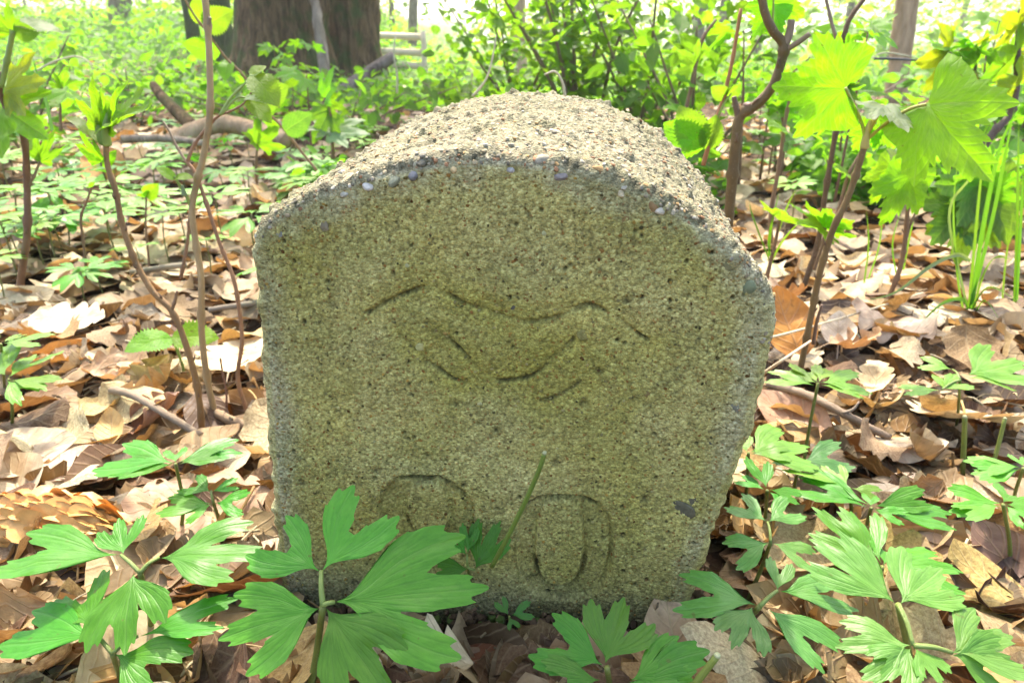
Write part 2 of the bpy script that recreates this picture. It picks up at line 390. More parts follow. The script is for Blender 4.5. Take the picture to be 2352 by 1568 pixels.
def stone_mat():
    b = NB('lichen_concrete'); t = b.attr('tint'); lc = b.attr('lc', 'Vector')   # lc: grain tone, algae cover, dirt
    sep = b.node('ShaderNodeSeparateXYZ'); b.l.new(lc, sep.inputs[0]); pos = b.pos()
    fine = b.node('ShaderNodeTexVoronoi'); fine.inputs['Scale'].default_value = 1050.0; b.l.new(pos, fine.inputs['Vector'])
    fs = b.node('ShaderNodeSeparateColor'); b.l.new(fine.outputs['Color'], fs.inputs[0])
    n1 = b.noise(pos, 26.0, 5, .62); n2 = b.noise(pos, 340.0, 4, .65); n3 = b.noise(pos, 75.0, 4, .6)
    col = b.ramp(sep.outputs[0], [(0, (.15, .13, .085)), (.3, (.33, .295, .205)), (.65, (.46, .415, .30)), (.9, (.58, .54, .42)), (1, (.70, .66, .56))])
    col = b.mix(.42, col, b.ramp(fs.outputs[0], [(0, (.16, .14, .09)), (.5, (.40, .36, .25)), (.88, (.54, .50, .38)), (1, (.78, .75, .64))]))
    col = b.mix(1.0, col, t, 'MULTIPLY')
    red = b.math('GREATER_THAN', fs.outputs[1], .975); col = b.mix(b.math('MULTIPLY', red, .7), col, (.27, .12, .06, 1))
    alg = b.math('MULTIPLY', sep.outputs[1], b.mapr(b.math('ADD', b.math('MULTIPLY', n1, .65), b.math('MULTIPLY', n3, .35)), .36, .64, .84, 1.0))
    col = b.mix(alg, col, b.mix(1.0, col, (1.02, .965, .30, 1), 'MULTIPLY'))
    worn = b.noise(pos, 13.0, 4, .6, .5); col = b.mix(b.mapr(worn, .42, .62, .0, .85), col, b.mix(1.0, col, (.74, .77, .62, 1), 'MULTIPLY'))
    col = b.mix(b.mapr(n3, .55, .7, 0, .5), col, b.mix(1.0, col, (1.22, 1.2, 1.3, 1), 'MULTIPLY'))
    col = b.mix(b.math('MULTIPLY', sep.outputs[2], .85), col, (.032, .028, .012, 1))
    pit = b.math('MULTIPLY', b.mapr(b.noise(pos, 480.0, 3, .6), .60, .70, 0, 1), b.mapr(n3, .4, .6, .2, .9))
    col = b.mix(b.math('MULTIPLY', pit, .7), col, (.045, .04, .018, 1))
    h = b.math('ADD', b.math('MULTIPLY', fine.outputs['Distance'], -.8), b.math('SUBTRACT', b.math('MULTIPLY', n2, .9), pit))
    return b.out(b.principled(col, .82, .28, b.bump(h, .8, .0009)))
M['stone'] = stone_mat()
def pebble_mat():
    b = NB('pebble'); t = b.attr('tint'); pos = b.pos(); n = b.noise(pos, 320.0, 4, .6); n2 = b.noise(pos, 60.0, 2, .5)
    col = b.mix(b.mapr(n, .35, .65, 0, 1), b.mix(1.0, t, (.72, .7, .66, 1), 'MULTIPLY'), b.mix(1.0, t, (1.2, 1.2, 1.2, 1), 'MULTIPLY'))
    rn = b.node('ShaderNodeObjectInfo').outputs['Random']
    return b.out(b.principled(b.hsv(col, .5, 1.0, b.mapr(rn, 0, 1, .8, 1.2)), .75, .12, b.bump(n, .6, .0008)))
M['pebble'] = pebble_mat()
def cone_mat():
    b = NB('cone_scale'); t = b.attr('tint'); n = b.noise(b.pos(), 220.0, 3, .6)
    return b.out(b.principled(b.mix(n, b.mix(1.0, t, (.55, .5, .42, 1), 'MULTIPLY'), b.mix(1.0, t, (1.3, 1.3, 1.25, 1), 'MULTIPLY')), .5, .35, b.bump(n, .5, .001)))
M['cone'] = cone_mat()

# ================================================================ THE LARGE STRUCTURE
def tz(x, y):
    x = np.asarray(x, float); y = np.asarray(y, float)
    und = .012 * np.sin(x * 5.1 + 1.3) * np.sin(y * 4.3) * sstep(.5, 1.2, y) + .03 * np.sin(x * 1.1) * np.sin(y * .9 + 2) * sstep(1, 3, y)
    hill = .045 * np.maximum(0, y - 4.5) * sstep(.2, -3.0, x - y * -.05)
    fall = -.030 * np.maximum(0, y - 3.2) * sstep(-1.2, 1.0, x + .12 * y)
    far = sstep(18, 60, y)
    return und + hill * (1 - far * .4) + np.maximum(fall, -.45)
ys = np.concatenate([np.linspace(-3, 3, 120), 3 + np.linspace(0, 1, 120)[1:]**2.2 * 300])
xs_ = np.concatenate([-np.linspace(1, 0, 90)[:-1]**2.6 * 220, np.linspace(0, 1, 90)**2.6 * 220])
GX, GY = np.meshgrid(xs_, ys)
GZ = tz(GX, GY) + .006 * vnoise(np.stack([GX.ravel(), GY.ravel(), 0 * GX.ravel()], 1), 14, 3).reshape(GX.shape) * (GY < 4)
floor = obj('forest_floor', mesh('forest_floor', piece(np.stack([GX, GY, GZ], -1).reshape(-1, 3), grid_quads(len(ys), len(xs_))), M['soil']))
floor['kind'] = 'structure'

# ---------------------------------------------------------------- the boundary stone
SO = np.array([0, .28, 0]); SE = nrm([.10, 1, .04]); SR = nrm(np.cross(SE, Z)); SU = np.cross(SR, SE); ST = .20
def sp(px, py):
    P = onplane(px, py, SO, SE) - SO; return np.array([P @ SR, P @ SU])
def s3(ab, d=0.0): return SO + SR * ab[0] + SU * ab[1] + SE * d
def resample(P, n):
    P = np.asarray(P); L = np.concatenate([[0], np.cumsum(np.linalg.norm(np.diff(P, axis=0), axis=1))]); t = np.linspace(0, L[-1], n)
    return np.stack([np.interp(t, L, P[:, 0]), np.interp(t, L, P[:, 1])], 1)
left_px = [(660, 1440), (642, 1330), (625, 1200), (607, 1000), (592, 830), (581, 680), (579, 580), (590, 512)]
top_px = [(590, 512), (640, 478), (700, 443), (800, 400), (900, 371), (1000, 355), (1100, 347), (1200, 352), (1300, 366), (1400, 391), (1500, 430), (1600, 490), (1680, 560), (1740, 625), (1775, 680)]
right_px = [(1570, 1440), (1597, 1340), (1640, 1250), (1680, 1135), (1705, 1075), (1732, 980), (1752, 880), (1767, 800), (1779, 740), (1775, 680)]
tosp = lambda L_: np.array([sp(*q) for q in L_])
Lc, Tc, Rc = tosp(left_px), tosp(top_px), tosp(right_px)
Lc = np.vstack([[Lc[0][0] + .001, -.06], Lc]); Rc = np.vstack([[Rc[0][0] - .004, -.06], Rc])
NT, NS = 520, 530
r_edge = .006
cen = np.array([0.0, .11])
def inset(P, r):
    d = P - cen; l = np.linalg.norm(d, axis=1)[:, None]; return cen + d * (1 - r / l)
Lr, Tr, Rr_ = resample(inset(Lc, r_edge), NS), resample(inset(Tc, r_edge), NT), resample(inset(Rc, r_edge), NS)
Bt = np.stack([np.linspace(Lr[0, 0], Rr_[0, 0], NT), np.full(NT, Lr[0, 1])], 1)
Rr_[0] = Bt[-1]
uu = np.linspace(0, 1, NT)[None, :, None]; vv = np.linspace(0, 1, NS)[:, None, None]
coons = (1 - vv) * Bt[None] + vv * Tr[None] + (1 - uu) * Lr[:, None] + uu * Rr_[:, None] - ((1 - uu) * (1 - vv) * Bt[0] + uu * (1 - vv) * Bt[-1] + (1 - uu) * vv * Tr[0] + uu * vv * Tr[-1])
face = coons.reshape(-1, 2)
V1 = SO + face[:, :1] * SR + face[:, 1:] * SU; N1 = np.tile(-SE, (len(V1), 1))
# side ring follows the border: up the left edge, over the arc, down the right edge
bi = np.concatenate([np.arange(NS) * NT, (NS - 1) * NT + np.arange(1, NT), (np.arange(NS - 1)[::-1]) * NT + NT - 1])
B2 = face[bi]; tg = np.gradient(B2, axis=0); k_ = np.ones(9) / 9
tg = np.stack([np.convolve(np.pad(tg[:, i], 4, mode='edge'), k_, 'valid') for i in (0, 1)], 1)
on = np.stack([-tg[:, 1], tg[:, 0]], 1); on /= np.linalg.norm(on, axis=1)[:, None]
deps = np.concatenate([r_edge * (1 - np.cos(np.linspace(0, np.pi / 2, 6)[1:])), r_edge + np.linspace(0, 1, 150)[1:]**.9 * (ST - 2 * r_edge), ST - r_edge + r_edge * np.sin(np.linspace(0, np.pi / 2, 5)[1:])])
offs = np.concatenate([r_edge * np.sin(np.linspace(0, np.pi / 2, 6)[1:]), np.full(149, r_edge), r_edge * np.cos(np.linspace(0, np.pi / 2, 5)[1:])])
VV2 = []; NN2 = []
for i, (d, o) in enumerate(zip(deps, offs)):
    ab = B2 + on * o
    VV2.append(SO + ab[:, :1] * SR + ab[:, 1:] * SU + SE * d)
    a = math.asin(min(1, o / r_edge)) if i < 60 else math.pi / 2
    NN2.append((on[:, :1] * SR + on[:, 1:] * SU) * math.sin(a) - SE * math.cos(a))
nb = len(bi); V2 = np.concatenate(VV2); N2 = np.concatenate(NN2)
Vs = np.concatenate([V1, V2]); Ns = np.concatenate([N1, N2])
off = len(V1); ring = np.concatenate([bi[None], off + np.arange(len(deps) * nb).reshape(len(deps), nb)])
Qs = np.stack([ring[:-1, :-1], ring[:-1, 1:], ring[1:, 1:], ring[1:, :-1]], -1).reshape(-1, 4)
# back face: strips across the last ring, left to right
lr = ring[-1]; half = nb // 2
Qb = np.stack([lr[:half - 1], lr[1:half], lr[::-1][1:half], lr[::-1][:half - 1]], -1)
Q1 = grid_quads(NS, NT)
# surface relief: worn marks cut in the face, sand grains, pits
isf = np.zeros(len(Vs)); isf[:off] = 1
AB = np.stack([(Vs - SO) @ SR, (Vs - SO) @ SU], 1)
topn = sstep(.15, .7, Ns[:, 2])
w1, id1 = worley(Vs, 640, 11); w2, id2 = worley(Vs, 1150, 23); w3, id3 = worley(Vs, 130, 31)
wt, idt = worley(Vs, 300, 17); disp = .0005 * (.55 - w1) + .0022 * (.55 - wt) * topn + .0004 * (.5 - w2)
lump = np.where(id3 > .72, np.maximum(0, .55 - w3), 0); disp = disp + .0034 * lump * (.2 + .9 * topn + .5 * (1 - isf))
big = fbm(Vs, 22, 5, 3); disp = disp + .0008 * big + .0005 * fbm(Vs, 90, 9, 2)
pits = np.where(id3 < .05, np.maximum(0, .42 - w3), 0); w4, id4 = worley(Vs, 330, 91); pits = pits * .6 + 1.1 * np.where(id4 < .05, np.maximum(0, .42 - w4), 0); disp = disp - .0045 * pits
edge_rough = np.exp(-((np.arange(len(Vs)) >= off) * np.repeat(np.concatenate([[0], deps]), [off] + [nb] * len(deps)) / .012)) * (1 - isf)
disp = disp + edge_rough * .0016 * fbm(Vs, 120, 44, 3)
def stroke(pts, w, dp, jag=.6):
    P = tosp(pts); P = np.stack([catmull(np.c_[P, 0 * P[:, :1]], 8)[:, i] for i in (0, 1)], 1)
    d = np.full(len(AB), 9.0)
    m = isf > 0
    A = AB[m] + .0009 * jag * np.stack([fbm(np.c_[AB[m], 0 * AB[m][:, :1]], 160, 71, 2), fbm(np.c_[AB[m], 0 * AB[m][:, :1]], 160, 77, 2)], 1)
    dm = np.full(len(A), 9.0)
    for i in range(len(P) - 1):
        e = P[i + 1] - P[i]; t = np.clip(((A - P[i]) @ e) / (e @ e + 1e-12), 0, 1); dm = np.minimum(dm, np.linalg.norm(A - P[i] - t[:, None] * e, axis=1))
    brk = np.ones(len(AB)); brk[m] = np.clip(.75 + jag * 1.25 * fbm(np.c_[A, 0 * A[:, :1]], 95, int(pts[0][0]), 2), .05, 1.2)
    d[m] = dm; g = np.exp(-(d / w)**2) * brk; return dp * g, g
dirt_shade = np.zeros(len(Vs)); soft = np.zeros(len(Vs))
fine_lines = [
    [(845, 722), (880, 700), (930, 672), (985, 658), (1020, 672), (1060, 695), (1100, 710), (1150, 726), (1215, 738), (1280, 728), (1320, 712), (1355, 704), (1400, 718), (1440, 748), (1490, 786)],
    [(918, 775), (945, 800), (985, 835), (1030, 868), (1075, 886)], [(1015, 768), (1040, 790), (1070, 820), (1100, 855), (1140, 876), (1200, 874), (1235, 855), (1270, 822), (1315, 784)],
    [(1235, 928), (1290, 905), (1335, 878)],
]
wts = [.0034, .0026, .0030, .0012]
for ln, dp in zip(fine_lines, wts):
    d, g = stroke(ln, .0010, dp * .58, .75); disp -= d; dirt_shade = np.maximum(dirt_shade, np.clip(g * .72, 0, 1))
    d, g = stroke(ln, .0075, .0012, 0); disp -= d; soft = np.maximum(soft, g)
digits = [
    ([(915, 1102), (950, 1102), (985, 1105), (1005, 1098), (1030, 1118), (1065, 1142)], .0040), ([(1065, 1142), (1085, 1175), (1085, 1215), (1060, 1262)], .0016),
    ([(935, 1198), (945, 1218), (975, 1234), (1005, 1232), (1022, 1212)], .0036), ([(915, 1102), (885, 1130), (872, 1175), (890, 1230)], .0014),
    ([(1212, 1160), (1245, 1143), (1290, 1143), (1335, 1150), (1372, 1160)], .0046), ([(1372, 1160), (1392, 1182), (1404, 1212), (1400, 1290), (1380, 1350)], .0020),
    ([(1232, 1285), (1236, 1318), (1254, 1343), (1284, 1356), (1314, 1348), (1334, 1320), (1340, 1290)], .0042), ([(1212, 1160), (1190, 1200), (1180, 1260), (1190, 1330)], .0014), ([(1340, 1290), (1346, 1250), (1340, 1205)], .0012),
]
for ln, dp in digits:
    d, g = stroke(ln, .0012 if dp > .003 else .0008, dp * .72, .35); disp -= d; dirt_shade = np.maximum(dirt_shade, np.clip(g * (1.15 if dp > .003 else .3), 0, 1))  # shadow of the upper and inner edges painted into the groove colour
# broad recess of each worn cipher, with the raised island left standing inside
def ring_recess(c, R_, ci, Ri, depth):
    c, ci = sp(*c), sp(*ci); k = (sp(1200, 1200) - sp(1199, 1200))[0]; kv = abs((sp(1200, 1200) - sp(1200, 1201))[1])
    q = (np.abs((AB[:, 0] - c[0]) / (R_[0] * k))**2.6 + np.abs((AB[:, 1] - c[1]) / (R_[1] * kv))**2.6)**(1 / 2.6)
    qi = (np.abs((AB[:, 0] - ci[0]) / (Ri[0] * k))**2.8 + np.abs((AB[:, 1] - ci[1]) / (Ri[1] * kv))**2.8)**(1 / 2.8)
    return depth * sstep(1.06, .96, q) * sstep(.92, 1.04, qi) * isf
disp -= ring_recess((982, 1190), (108, 92), (982, 1175), (48, 62), .0028)
disp -= ring_recess((1298, 1262), (108, 122), (1284, 1250), (56, 102), .0032)
zc = Vs[:, 2]
alg = isf * (.9 + .05 * fbm(Vs, 30, 61, 3)) * sstep(-.0, .05, np.min([AB[:, 0] - (-.118), .118 - AB[:, 0], 1 + 0 * zc], axis=0) + .02)
eg = np.min(np.linalg.norm(AB[:, None, :] - B2[::24][None], axis=2), axis=1)
alg = alg * (.62 + .38 * sstep(.0, .011, eg + .004 * fbm(Vs, 60, 66, 2))) * (.6 + .4 * sstep(-.01, .05, zc))
alg = alg + (1 - isf) * (.30 + .5 * sstep(.35, -.2, Ns[:, 2])) + soft * .15
idm = id1 * (1 - topn * .7) + idt * topn * .7; grain = np.clip(.24 + .82 * idm * (.5 + .5 * sstep(.75, .3, w1)) - pits * 1.5 + .03 * big, 0, 1) * (1 - .42 * topn)  # grains darkened on the sunlit top to hold down its glare
damp = sstep(.05, .0, zc) * .75
Ls = np.stack([grain, np.clip(alg, 0, 1), np.clip(np.maximum(dirt_shade, damp) + sstep(.52, .8, w1) * (.34 + .2 * np.clip(fbm(Vs, 75, 83, 2), -1, 1)) + sstep(.46, .74, wt) * .8 * topn + sstep(.6, .85, w2) * .2 + pits * 2.2, 0, 1)], 1)  # crevice shade between grains painted in, with damp and grime
Vd = Vs + Ns * disp[:, None]
stone = thing('boundary_stone', 'weathered round-topped concrete boundary stone with worn carved marks standing in the leaf litter', 'boundary stone', (0.02, .37, 0))
body = part('stone_body', piece(Vd, np.concatenate([Q1, Qs, Qb]), Ls, np.repeat((1 - .36 * topn)[:, None], 3, 1)), M['stone'], stone)  # sun-facing top tinted darker to offset the strong sunlight
def stone_surface(px, py):
    """nearest relief point for a spot of the face"""
    ab = sp(px, py); i = np.argmin(np.sum((AB[:off] - ab)**2, axis=1)); return Vd[i], -SE
def arc_surface(s, d):
    """s along the border 0..1, d depth behind the face"""
    j = int(np.argmin(np.abs(deps - d))); i = int(s * (nb - 1)); k = off + j * nb + i; return Vd[k], Ns[k]
pebs = [  # px, py, size mm, flat, colour
    (1292, 372, 5.2, .6, (.30, .26, .23)), (1040, 368, 3.0, .7, (.55, .40, .20)), (902, 412, 6.4, .6, (.24, .24, .15)), (1508, 462, 6.5, .6, (.30, .19, .15)),
    (1435, 502, 4.8, .4, (.27, .19, .13)), (782, 430, 3.8, .5, (.42, .39, .30)), (1712, 578, 7.0, .5, (.28, .26, .22)), (1748, 640, 8.2, .6, (.16, .18, .10)),
    (1690, 935, 6.2, .35, (.2, .19, .14)), (1632, 1016, 3.6, .4, (.09, .09, .07)), (1340, 772, 6.2, .25, (.36, .33, .20)), (966, 800, 5.0, .3, (.44, .42, .30)),
    (1570, 1174, 14, .12, (.11, .10, .062)), (1594, 1150, 8.0, .15, (.12, .105, .066)), (1392, 1168, 4.2, .35, (.30, .26, .13)), (1524, 526, 3.0, .6, (.33, .16, .09)),
    (1180, 706, 3.0, .3, (.13, .12, .09)), (1180, 600, 2.6, .8, (.36, .19, .10)), (1022, 768, 2.6, .8, (.36, .25, .13)), (1550, 430, 3.4, .6, (.45, .40, .30)),
    (940, 368, 4.6, .6, (.22, .21, .20)), (1175, 356, 3.4, .6, (.44, .42, .38)), (832, 392, 5.2, .5, (.52, .48, .40)), (660, 482, 4.4, .5, (.36, .33, .25)), (640, 540, 4.6, .45, (.2, .2, .16)), (745, 520, 5.0, .35, (.20, .17, .11)),
    (1485, 905, 3.6, .4, (.35, .26, .18)), (935, 610, 2.6, .7, (.5, .5, .43)), (706, 1020, 2.6, .5, (.26, .18, .11)), (1262, 1130, 2.6, .5, (.3, .24, .14)), (1695, 478, 3.6, .6, (.42, .41, .38)), (1450, 395, 3.4, .6, (.50, .42, .26)),
    (1250, 535, 2.4, .5, (.45, .45, .4)), (860, 1015, 2.4, .5, (.42, .40, .3)), (1100, 930, 2.8, .4, (.46, .44, .36)), (1640, 720, 3.0, .5, (.36, .22, .13)), (700, 780, 2.8, .5, (.36, .34, .25)), (1390, 640, 2.6, .5, (.38, .24, .14)),
]
for i, (px, py, mm, fl, col) in enumerate(pebs):
    if py > 440: fl *= .55; col = tuple(np.array(col) * [.82, .80, .45]) if max(col) > .2 else col; mm *= .85
    P, n = stone_surface(px, py); n = nrm(n + (.25 if py < 440 else .04) * np.array([rnd.gauss(0, 1), 0, rnd.gauss(0, 1)]) + (.8 * SU if py < 440 else 0))
    b_ = blob((mm / 2000 * rnd.uniform(.9, 1.15), mm / 2000 * rnd.uniform(.75, 1.0), mm / 2000 * fl), 4, i + 3, .22, col)
    part('pebble', xf(b_, frame(np.cross(n, [rnd.gauss(0, 1), .2, rnd.gauss(0, 1)]), n), P - n * mm / 2000 * fl * .55), M['pebble'], stone)
pal = [(.40, .35, .24), (.36, .29, .17), (.25, .22, .155), (.40, .26, .11), (.30, .16, .08), (.48, .43, .32), (.19, .17, .12), (.38, .32, .2)]
for i in range(90):      # stones standing proud of the rounded top
    s = rnd.uniform(.36, .66); d = rnd.random()**1.6 * .17 + .002; P, n = arc_surface(s, d); mm = rnd.uniform(3.0, 6.5) * (1.15 if d < .05 else .9)
    b_ = blob((mm / 2000, mm / 2000 * rnd.uniform(.6, .95), mm / 2000 * rnd.uniform(.4, .7)), 3, i + 60, .22, pal[rnd.randrange(8)])
    part('pebble', xf(b_, frame(np.cross(n, [rnd.gauss(0, 1), .2, rnd.gauss(0, 1)]), n), P - n * mm / 4200), M['pebble'], stone)
ps = []; small = [blob((1, .8, .6), 2, k, .2) for k in range(10)]
for i in range(5200):
    mm = rnd.uniform(1.0, 2.6)
    if i < 2600:
        s = rnd.uniform(.33, .69); P, n = arc_surface(s, rnd.random()**1.3 * .185)
    else:
        k = rnd.randrange(off); P, n = Vd[k], -SE
        if P[2] < .0: continue
        mm = rnd.uniform(.8, 2.0)
    t_ = np.array(pal[rnd.randrange(8)]) * rnd.uniform(.7, 1.15)
    if i >= 2600: t_ = t_ * np.array([.82, .80, .42]) * rnd.choice([1, 1, 1, .5])
    ps.append(tinted(xf(small[i % 10], frame(np.cross(n, [rnd.gauss(0, 1), .2, rnd.gauss(0, 1)]), n), P - n * mm / 9000, mm / 2000), t_))
ag = part('sand_grains', joinp(ps), M['pebble'], stone); ag['kind'] = 'stuff'

# ================================================================ TREES, FENCE, FAR WOOD
def tree(trunk_pts, r0, r1, mat, label, group=None, limbs=(), flare=.35, crown=None, name='tree', rough=.07):
    P = np.asarray(trunk_pts, float); t = thing(name, label, 'tree', P[0], group)
    tr = tube(P, r0, r1, 20 if r0 < .15 else 96, 10 if r0 < .15 else 40, rough=rough, flare=flare, seed=rnd.randrange(99))
    if r0 > .15:
        V = tr[0]; q = catmull(P, 40); q = np.concatenate([q[:1], q, q[-1:]]).repeat(96, 0); rr = V - q; an = np.arctan2(rr[:, 1], rr[:, 0])
        rid = 1 - np.abs(fbm(V * [1, 1, .16], 15, 31, 3)) * 1.6; rt_ = np.exp(-np.maximum(0, V[:, 2] - P[0][2]) / .22) * (.22 + .20 * np.cos(an * 5 + r0 * 40))
        tr = (q + rr * (1 + .075 * rid + rt_)[:, None],) + tr[1:]
    part('trunk', tr, mat, t)
    for a, b_, c, r in limbs:
        part('limb', tube([a, b_, c], r, r * .3, 8, 5, rough=.05, seed=rnd.randrange(99)), mat, t)
    if crown: o = part('crown', crown, M['shrub'], t); o['kind'] = 'stuff'
    return t
def up_trunk(px0, py0, pxt, pyt, Y, H=6.0, lean=0.0):
    """trunk whose foot shows at (px0,py0) and which passes (pxt,pyt) in the photo, at distance Y"""
    a, b_ = at(px0, py0, Y), at(pxt, pyt, Y + lean)
    a[2] = float(tz(a[0], a[1])) - .03
    d = (b_ - a) / max(b_[2] - a[2], .05)
    return [a, a + d * (H * .12), a + d * (H * .4) + [.03, 0, 0], a + d * H * .85]
def leafcloud(n, centre, size, ls, cols, seed, flat=.5, dens=None, pal_mode=True):
    """n small folded leaves spread through a volume, in clumps; returns a piece"""
    g = np.random.default_rng(seed)
    nc = max(3, n // 40); cc = g.normal(0, 1, (nc, 3)); cc /= np.maximum(1, np.linalg.norm(cc, axis=1)[:, None] * .75)
    k = g.integers(0, nc, n); P = np.asarray(centre) + (cc[k] + g.normal(0, .17, (n, 3))) * np.asarray(size)
    return leafset(P, g, ls, cols, flat, clump=k)
def leafset(P, g, ls, cols, flat=.5, clump=None):
    n = len(P); nv = g.normal(0, 1, (n, 3)); nv[:, 2] = np.abs(nv[:, 2]) + flat * 2; nv /= np.linalg.norm(nv, axis=1)[:, None]
    al = g.normal(0, 1, (n, 3)); al -= nv * np.sum(al * nv, 1)[:, None]; al /= np.linalg.norm(al, axis=1)[:, None]
    sd = np.cross(al, nv); s = (ls * g.uniform(.55, 1.25, n))[:, None]
    w = .30
    a = P; tip = P + al * s - nv * s * .12
    m1 = P + al * s * .35; m2 = P + al * s * .7 - nv * s * .03
    l1 = m1 - sd * s * w + nv * s * .06; r1 = m1 + sd * s * w + nv * s * .06; l2 = m2 - sd * s * w * .8 + nv * s * .05; r2 = m2 + sd * s * w * .8 + nv * s * .05
    V = np.stack([a - sd * s * .03, a + sd * s * .03, l1, m1, r1, l2, m2, r2, tip - sd * s * .02, tip + sd * s * .02], 1).reshape(-1, 3)
    q = np.array([[0, 1, 3, 2], [1, 4, 7, 3], [2, 3, 6, 5], [3, 4, 7, 6], [5, 6, 9, 8], [6, 7, 9, 9]])
    q = np.array([[0, 3, 6, 2], [2, 6, 8, 5], [1, 4, 6, 3], [4, 7, 9, 6]])
    Q = (q[None] + (np.arange(n) * 10)[:, None, None]).reshape(-1, 4)
    lcv = np.tile(np.array([[0, 0, 0], [0, 0, 0], [-1, .3, 0], [0, .3, 1], [1, .3, 0], [-1, .7, 0], [0, .7, 1], [1, .7, 0], [0, 1, 0], [0, 1, 0]], float), (n, 1))
    cols = np.asarray(cols, float); ci = g.integers(0, len(cols), n) if clump is None else np.where(g.random(n) < .6, clump % len(cols), g.integers(0, len(cols), n))
    T = np.repeat(cols[ci] * g.uniform(.8, 1.2, (n, 1)), 10, 0)
    return piece(V, Q, lcv, T)
FRESH = [(.095, .20, .022), (.12, .24, .026), (.075, .16, .022), (.15, .27, .035)]
PALE = [(.17, .28, .055), (.22, .34, .075), (.13, .24, .045), (.26, .36, .10)]
DEEP = [(.08, .16, .02), (.10, .19, .022), (.065, .13, .018), (.13, .21, .025)]

t1 = up_trunk(652, 192, 650, 0, 4.6); tree(t1, .245, .22, M['bark'], 'thick dark brown trunk of the big old tree, the wider half of the twin trunks', flare=.22,
     limbs=[(t1[2], t1[2] + [.5, -.3, .6], t1[2] + [1.4, -.5, 1.0], .08)])
t2 = up_trunk(800, 190, 805, 0, 5.1); tree(t2, .185, .17, M['bark'], 'furrowed brown trunk close beside the thickest trunk, in front of the rail fence', flare=.3,
     limbs=[(t2[2], t2[2] + [.6, .2, .5], t2[2] + [1.3, .4, 1.2], .06)])
pb = [at(745, 150, 4.25), at(738, 105, 4.3), at(730, 55, 4.3), at(727, 20, 4.32), at(712, -25, 4.35)]; pb[0][2] = float(tz(pb[0][0], pb[0][1]))
b0 = thing('dead_branch', 'pale barkless dead branch leaning upright between the two thick dark trunks', 'branch', pb[0])
part('branch_wood', tube(pb, .034, .022, 10, 6, rough=.12, seed=4), M['bark_pale'], b0)
tree(up_trunk(506, 150, 500, 0, 7.0), .115, .10, M['bark_moss'], 'dark mossy trunk, the thicker of the close pair behind the bristly cane')
tree(up_trunk(455, 150, 432, 0, 7.4), .065, .055, M['bark_moss'], 'thin dark mossy trunk beside the thicker mossy trunk of the pair')
tree(up_trunk(276, 95, 276, 0, 14.0), .17, .15, M['bark_grey'], 'grey trunk standing alone far back on the green slope')
tree(up_trunk(945, 95, 949, 0, 14.0), .085, .075, M['bark_grey'], 'slim grey trunk far behind the rail fence')
rt = up_trunk(2058, 225, 2086, 0, 4.0); tree(rt, .052, .058, M['bark_tan'], 'slim smooth tan trunk standing alone on the pale clearing side', flare=.15)
tree(up_trunk(1598, 110, 1612, 0, 9.0), .075, .065, M['bark_grey'], 'pale grey leaning trunk behind the green bushes')
tree(up_trunk(1195, 110, 1190, 0, 8.0), .075, .07, M['bark_tan'], 'pale brown trunk half hidden by the bush above the stone')

fe = thing('rail_fence', 'weathered wooden rail fence with three rails behind the big trunks', 'fence', (at(972, 90, 7.6)[0], 7.6, float(tz(-.9, 7.6)) - .1))
def fpost(px, pyt, Y, w=.05):
    a = at(px, pyt, Y); zb = float(tz(a[0], Y)) - .1
    part('fence_post', tube([[a[0], Y, zb], [a[0], Y, (zb + a[2]) / 2], a], w * .62, w * .58, 8, 3, rough=.04, seed=px), M['fence'], fe)
fpost(972, 72, 7.6); fpost(700, 66, 8.6); fpost(500, 62, 9.6)
for (y0, y1) in ((76, 86), (110, 122), (140, 152)):
    a, b_ = at(500, y0 - 14, 9.65), at(974, y1, 7.62)
    part('fence_rail', tube([a, (a + b_) / 2 + [0, 0, -.01], b_], .034, .034, 8, 6, rough=.05, seed=y0), M['fence'], fe)

# understory mass on the ground beyond the near litter, and the far wood closing the view
g = np.random.default_rng(5)
def groundmass(n, y0, y1, xr, h0, h1, ls, cols, seed, keep):
    g = np.random.default_rng(seed); y = y0 * (y1 / y0)**g.random(n); x = g.uniform(xr[0], xr[1], n) * y
    m = keep(x, y, g); x, y = x[m], y[m]
    P = np.stack([x, y, tz(x, y)], 1)
    den = .5 + .5 * vnoise(np.stack([x, y, 0 * x], 1), 1.7, seed)
    hh = h0 + (h1 - h0) * den * g.random(len(x))**1.5; P[:, 2] += hh
    return leafset(P, g, ls, cols, .45, clump=(den * 7.9).astype(int))
o = obj('undergrowth', mesh('undergrowth', groundmass(64000, 1.2, 9.5, (-.95, .95), .005, .13, .04, FRESH, 3,
    lambda x, y, g: (vnoise(np.stack([x, y, 0 * x], 1), .8, 4) + .5 * vnoise(np.stack([x, y, 0 * x], 1), 2.3, 6) > .80 - .40 * (y - 1.25) - .16 * (x > .2 * y)) ), M['shrub'])); o['kind'] = 'stuff'
o = obj('low_greenery', mesh('low_greenery', groundmass(36000, 8.5, 45, (-.18, .95), .02, .35, .10, PALE + FRESH[:2], 8, lambda x, y, g: x == x), M['shrub'])); o['kind'] = 'stuff'
o = obj('slope_greenery', mesh('slope_greenery', groundmass(26000, 7.5, 45, (-.95, -.14), .02, .7, .09, DEEP + FRESH[:2], 9, lambda x, y, g: g.random(len(x)) < .8), M['shrub'])); o['kind'] = 'stuff'
